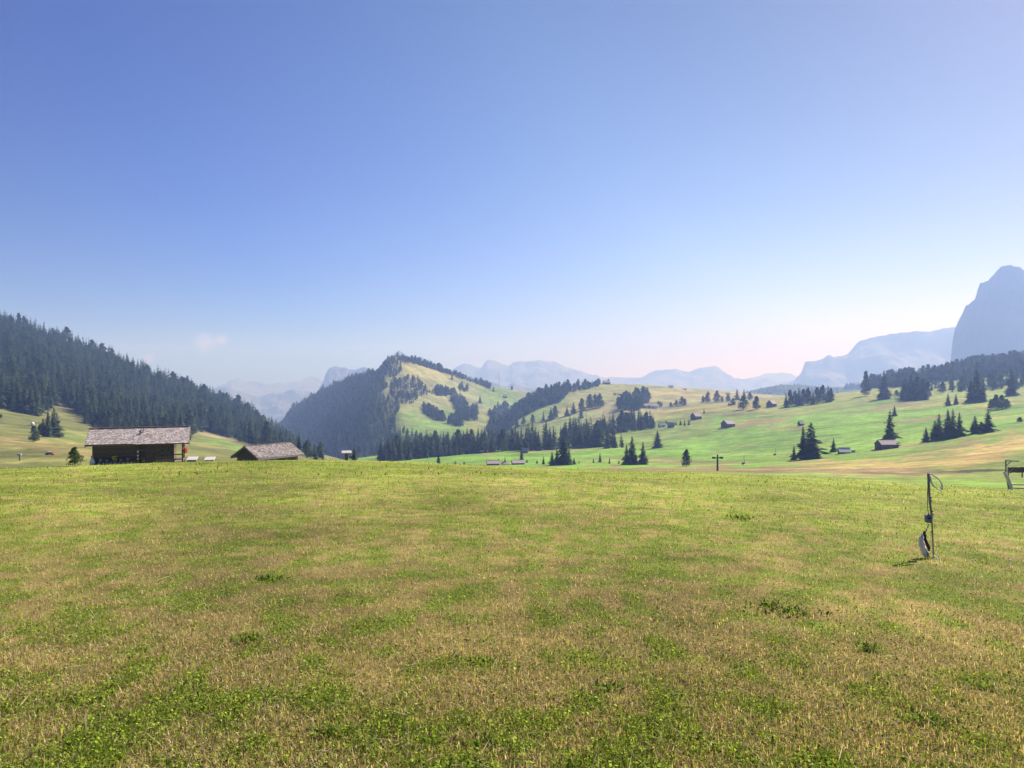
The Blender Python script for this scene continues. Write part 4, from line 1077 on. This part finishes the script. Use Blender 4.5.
# green grass blades + dry blades
for kind, n in (('blade', 330000), ('leaf', 230000), ('stalk', 1600)):
    x, y, z = scatter(n); g = patch_green(x, y); N_ = len(x); u = rng.random(N_)
    sc = np.maximum(1, y/7.)                      # farther tufts are drawn coarser
    if kind == 'blade':
        green = u < .28+.5*g+.14*smooth(6, 20, y)
        az = rng.uniform(0, 6.283, N_); tilt = np.abs(rng.normal(.75, .4, N_)).clip(.05, 1.5)
        ln = rng.uniform(.022, .06, N_)*sc**.62; wd = rng.uniform(.0011, .0024, N_)*sc**.95
        col = np.where(green[:,None], pick((.12,.18,.025),(.36,.39,.075),N_,.45), pick((.24,.175,.095),(.70,.55,.36),N_,.45))
        emit(x, y, z, az, tilt, ln, wd, col)
    elif kind == 'leaf':
        keep = u < (.22+.6*smooth(.2,.9,g)); x,y,z,g,sc = x[keep],y[keep],z[keep],g[keep],sc[keep]; N_ = len(x)
        az = rng.uniform(0, 6.283, N_); tilt = rng.normal(1.2, .35, N_).clip(.3, 1.7)
        ln = rng.uniform(.008, .022, N_)*sc**.8; wd = ln*rng.uniform(.22,.42,N_)
        col = pick((.05,.11,.014),(.34,.45,.055),N_,.5)
        emit(x, y, z, az, tilt, ln, wd, col, .1, rng.uniform(.005,.04,N_)*np.sqrt(sc))
    else:
        near = y < 12; x,y,z = x[near],y[near],z[near]; N_ = len(x)
        az = rng.uniform(0, 6.283, N_); tilt = rng.normal(1.4, .12, N_).clip(1.0, 1.54)
        emit(x, y, z, az, tilt, rng.uniform(.08,.24,N_), rng.uniform(.0010,.0018,N_), pick((.42,.34,.2),(.62,.54,.36),N_), .04, .02)
# darker broad-leaved weeds, small rosettes
wx, wy, wz = [], [], []
for px, row, s in ((785,611,2.2),(770,606,1.2),(800,614,1.),(935,722,1.6),(265,580,1.1),(743,519,.9),(488,664,1.4),(870,650,.9),(985,690,1.),(480,745,1.),(330,735,1.),(610,690,.8),(250,640,.8)):
    p_ = hit(px, row)
    if p_ is None: continue
    n = int(60*s); a = rng.uniform(0,6.283,n); r_ = np.abs(rng.normal(0,.06,n))*s*p_.y/4.5
    x = p_.x+np.cos(a)*r_*1.4; y = p_.y+np.sin(a)*r_; z = ground_z(x, y); sc = max(1, p_.y/6)
    emit(x, y, z, rng.uniform(0,6.283,n), rng.normal(.8,.3,n).clip(.2,1.4), rng.uniform(.03,.075,n)*sc**.6, rng.uniform(.006,.012,n)*sc**.6, pick((.07,.13,.03),(.17,.27,.05),n), .3)
# taller tufts along the brow
x, y, z = scatter(3500, 458, 500); N_ = len(x); k_ = y > 22; x, y, z = x[k_], y[k_], z[k_]; N_ = len(x)
emit(x, y, z, rng.uniform(0,6.283,N_), np.abs(rng.normal(.3,.25,N_)), rng.uniform(.04,.13,N_), rng.uniform(.012,.03,N_), pick((.16,.22,.045),(.30,.34,.08),N_,.3))
V = np.concatenate(VV); Cc = np.concatenate(CC)
q_ = np.arange(len(V)).reshape(-1,4)
me = np_mesh('meadow_grass', V, q_, None, [M['grass']], Cc)
link('meadow_grass', me, kind='stuff', label='short mown grass, clover leaves and dry stalks covering the near slope', cat='grass')


# ---------------------------------------------------------------- haze
hm = bpy.data.materials.new('haze_air'); hm.use_nodes = True; nt = hm.node_tree; nt.nodes.clear()
out = N(nt, 'ShaderNodeOutputMaterial'); pv = N(nt, 'ShaderNodeVolumePrincipled')
pv.inputs['Color'].default_value = (.34, .52, 1, 1); pv.inputs['Density'].default_value = 2.6e-4
pv.inputs['Absorption Color'].default_value = (.7, .6, 1, 1)
pv.inputs['Anisotropy'].default_value = .16
nt.links.new(pv.outputs[0], out.inputs['Volume'])
b = MB(); b.box((0, 6700, 30), (27600, 13700, 1280)); hz = b.build('haze', hm)
tag(hz, 'thin blue summer haze filling the valley', None, None, 'stuff')

# ---------------------------------------------------------------- sky, sun, camera
W = bpy.data.worlds.new('World'); S.world = W; W.use_nodes = True; nt = W.node_tree; nt.nodes.clear()
wo = N(nt, 'ShaderNodeOutputWorld'); bg = N(nt, 'ShaderNodeBackground'); sk = N(nt, 'ShaderNodeTexSky')
sk.sky_type = 'NISHITA'; sk.sun_disc = False; sk.sun_elevation = R(SUN_EL); sk.sun_rotation = R(SUN_AZ)
sk.altitude = 1900; sk.air_density = 1.0; sk.dust_density = .7; sk.ozone_density = 4.0
hs = N(nt, 'ShaderNodeHueSaturation'); hs.inputs['Saturation'].default_value = 1.15; nt.links.new(sk.outputs[0], hs.inputs['Color'])
pre = mul(nt, hs.outputs[0], (.133*.88, .133*.83, .133*1.06)); gm = N(nt, 'ShaderNodeGamma'); gm.inputs['Gamma'].default_value = 1.35; nt.links.new(pre, gm.inputs['Color'])
tint = mul(nt, gm.outputs[0], (6.2, 6.1, 6.1))
tc = N(nt, 'ShaderNodeTexCoord')
# clear air scatters forward: the sky whitens towards the sun and deepens away from it
dp = N(nt, 'ShaderNodeVectorMath', operation='DOT_PRODUCT'); nt.links.new(tc.outputs['Generated'], dp.inputs[0])
dp.inputs[1].default_value = (math.sin(R(SUN_AZ))*math.cos(R(SUN_EL)), math.cos(R(SUN_AZ))*math.cos(R(SUN_EL)), math.sin(R(SUN_EL)))
rp = N(nt, 'ShaderNodeValToRGB'); el = rp.color_ramp.elements
el[0].position = .2; el[0].color = (.05, .165, .27, 1); el[1].position = .9; el[1].color = (1., .56, .27, 1)
for p_, c_ in ((.4, (.09, .22, .33)), (.6, (.52, .40, .335)), (.75, (.92, .57, .33))):
    q = rp.color_ramp.elements.new(p_); q.color = (*c_, 1)
nt.links.new(dp.outputs['Value'], rp.inputs['Fac']); tint = mul(nt, mul(nt, tint, rp.outputs['Color']), (2.7, 2.7, 2.7))
#      two small wisps of cloud low over the left hill
for (cx, cy, r0) in ((205, 343, .011), (148, 358, .006), (222, 340, .006)):
    d0 = Vector(((cx-512)/F, 1, (384-cy)/F)).normalized()
    dist = N(nt, 'ShaderNodeVectorMath', operation='DISTANCE'); dist.inputs[1].default_value = d0; nt.links.new(tc.outputs['Generated'], dist.inputs[0])
    mr = N(nt, 'ShaderNodeMapRange'); mr.inputs['From Min'].default_value = r0*1.5; mr.inputs['From Max'].default_value = 0; nt.links.new(dist.outputs['Value'], mr.inputs['Value'])
    nz = N(nt, 'ShaderNodeTexNoise'); nz.inputs['Scale'].default_value = 160; nt.links.new(tc.outputs['Generated'], nz.inputs['Vector'])
    ml = N(nt, 'ShaderNodeMath', operation='MULTIPLY'); nt.links.new(mr.outputs[0], ml.inputs[0]); nt.links.new(nz.outputs['Fac'], ml.inputs[1])
    mx = N(nt, 'ShaderNodeMix', data_type='RGBA'); nt.links.new(ml.outputs[0], mx.inputs[0]); nt.links.new(tint, mx.inputs[6]); mx.inputs[7].default_value = (9.5, 8.2, 9, 1); tint = mx.outputs[2]
nt.links.new(tint, bg.inputs['Color']); bg.inputs['Strength'].default_value = .078
nt.links.new(bg.outputs[0], wo.inputs[0])
ld = bpy.data.lights.new('sun', 'SUN'); ld.energy = 5.0; ld.angle = R(.53); ld.color = (1, .95, .925)
lo = bpy.data.objects.new('sun', ld); C.objects.link(lo)
ts_ = Vector((math.sin(R(SUN_AZ))*math.cos(R(SUN_EL)), math.cos(R(SUN_AZ))*math.cos(R(SUN_EL)), math.sin(R(SUN_EL))))
lo.rotation_euler = ts_.to_track_quat('Z', 'Y').to_euler(); lo.location = ts_*60
cd = bpy.data.cameras.new('camera'); cd.sensor_width = 36; cd.lens = F*36/1024; cd.clip_start = .05; cd.clip_end = 40000
co = bpy.data.objects.new('camera', cd); C.objects.link(co); co.location = (0, 0, 0); co.rotation_euler = (R(90), 0, 0)
S.camera = co
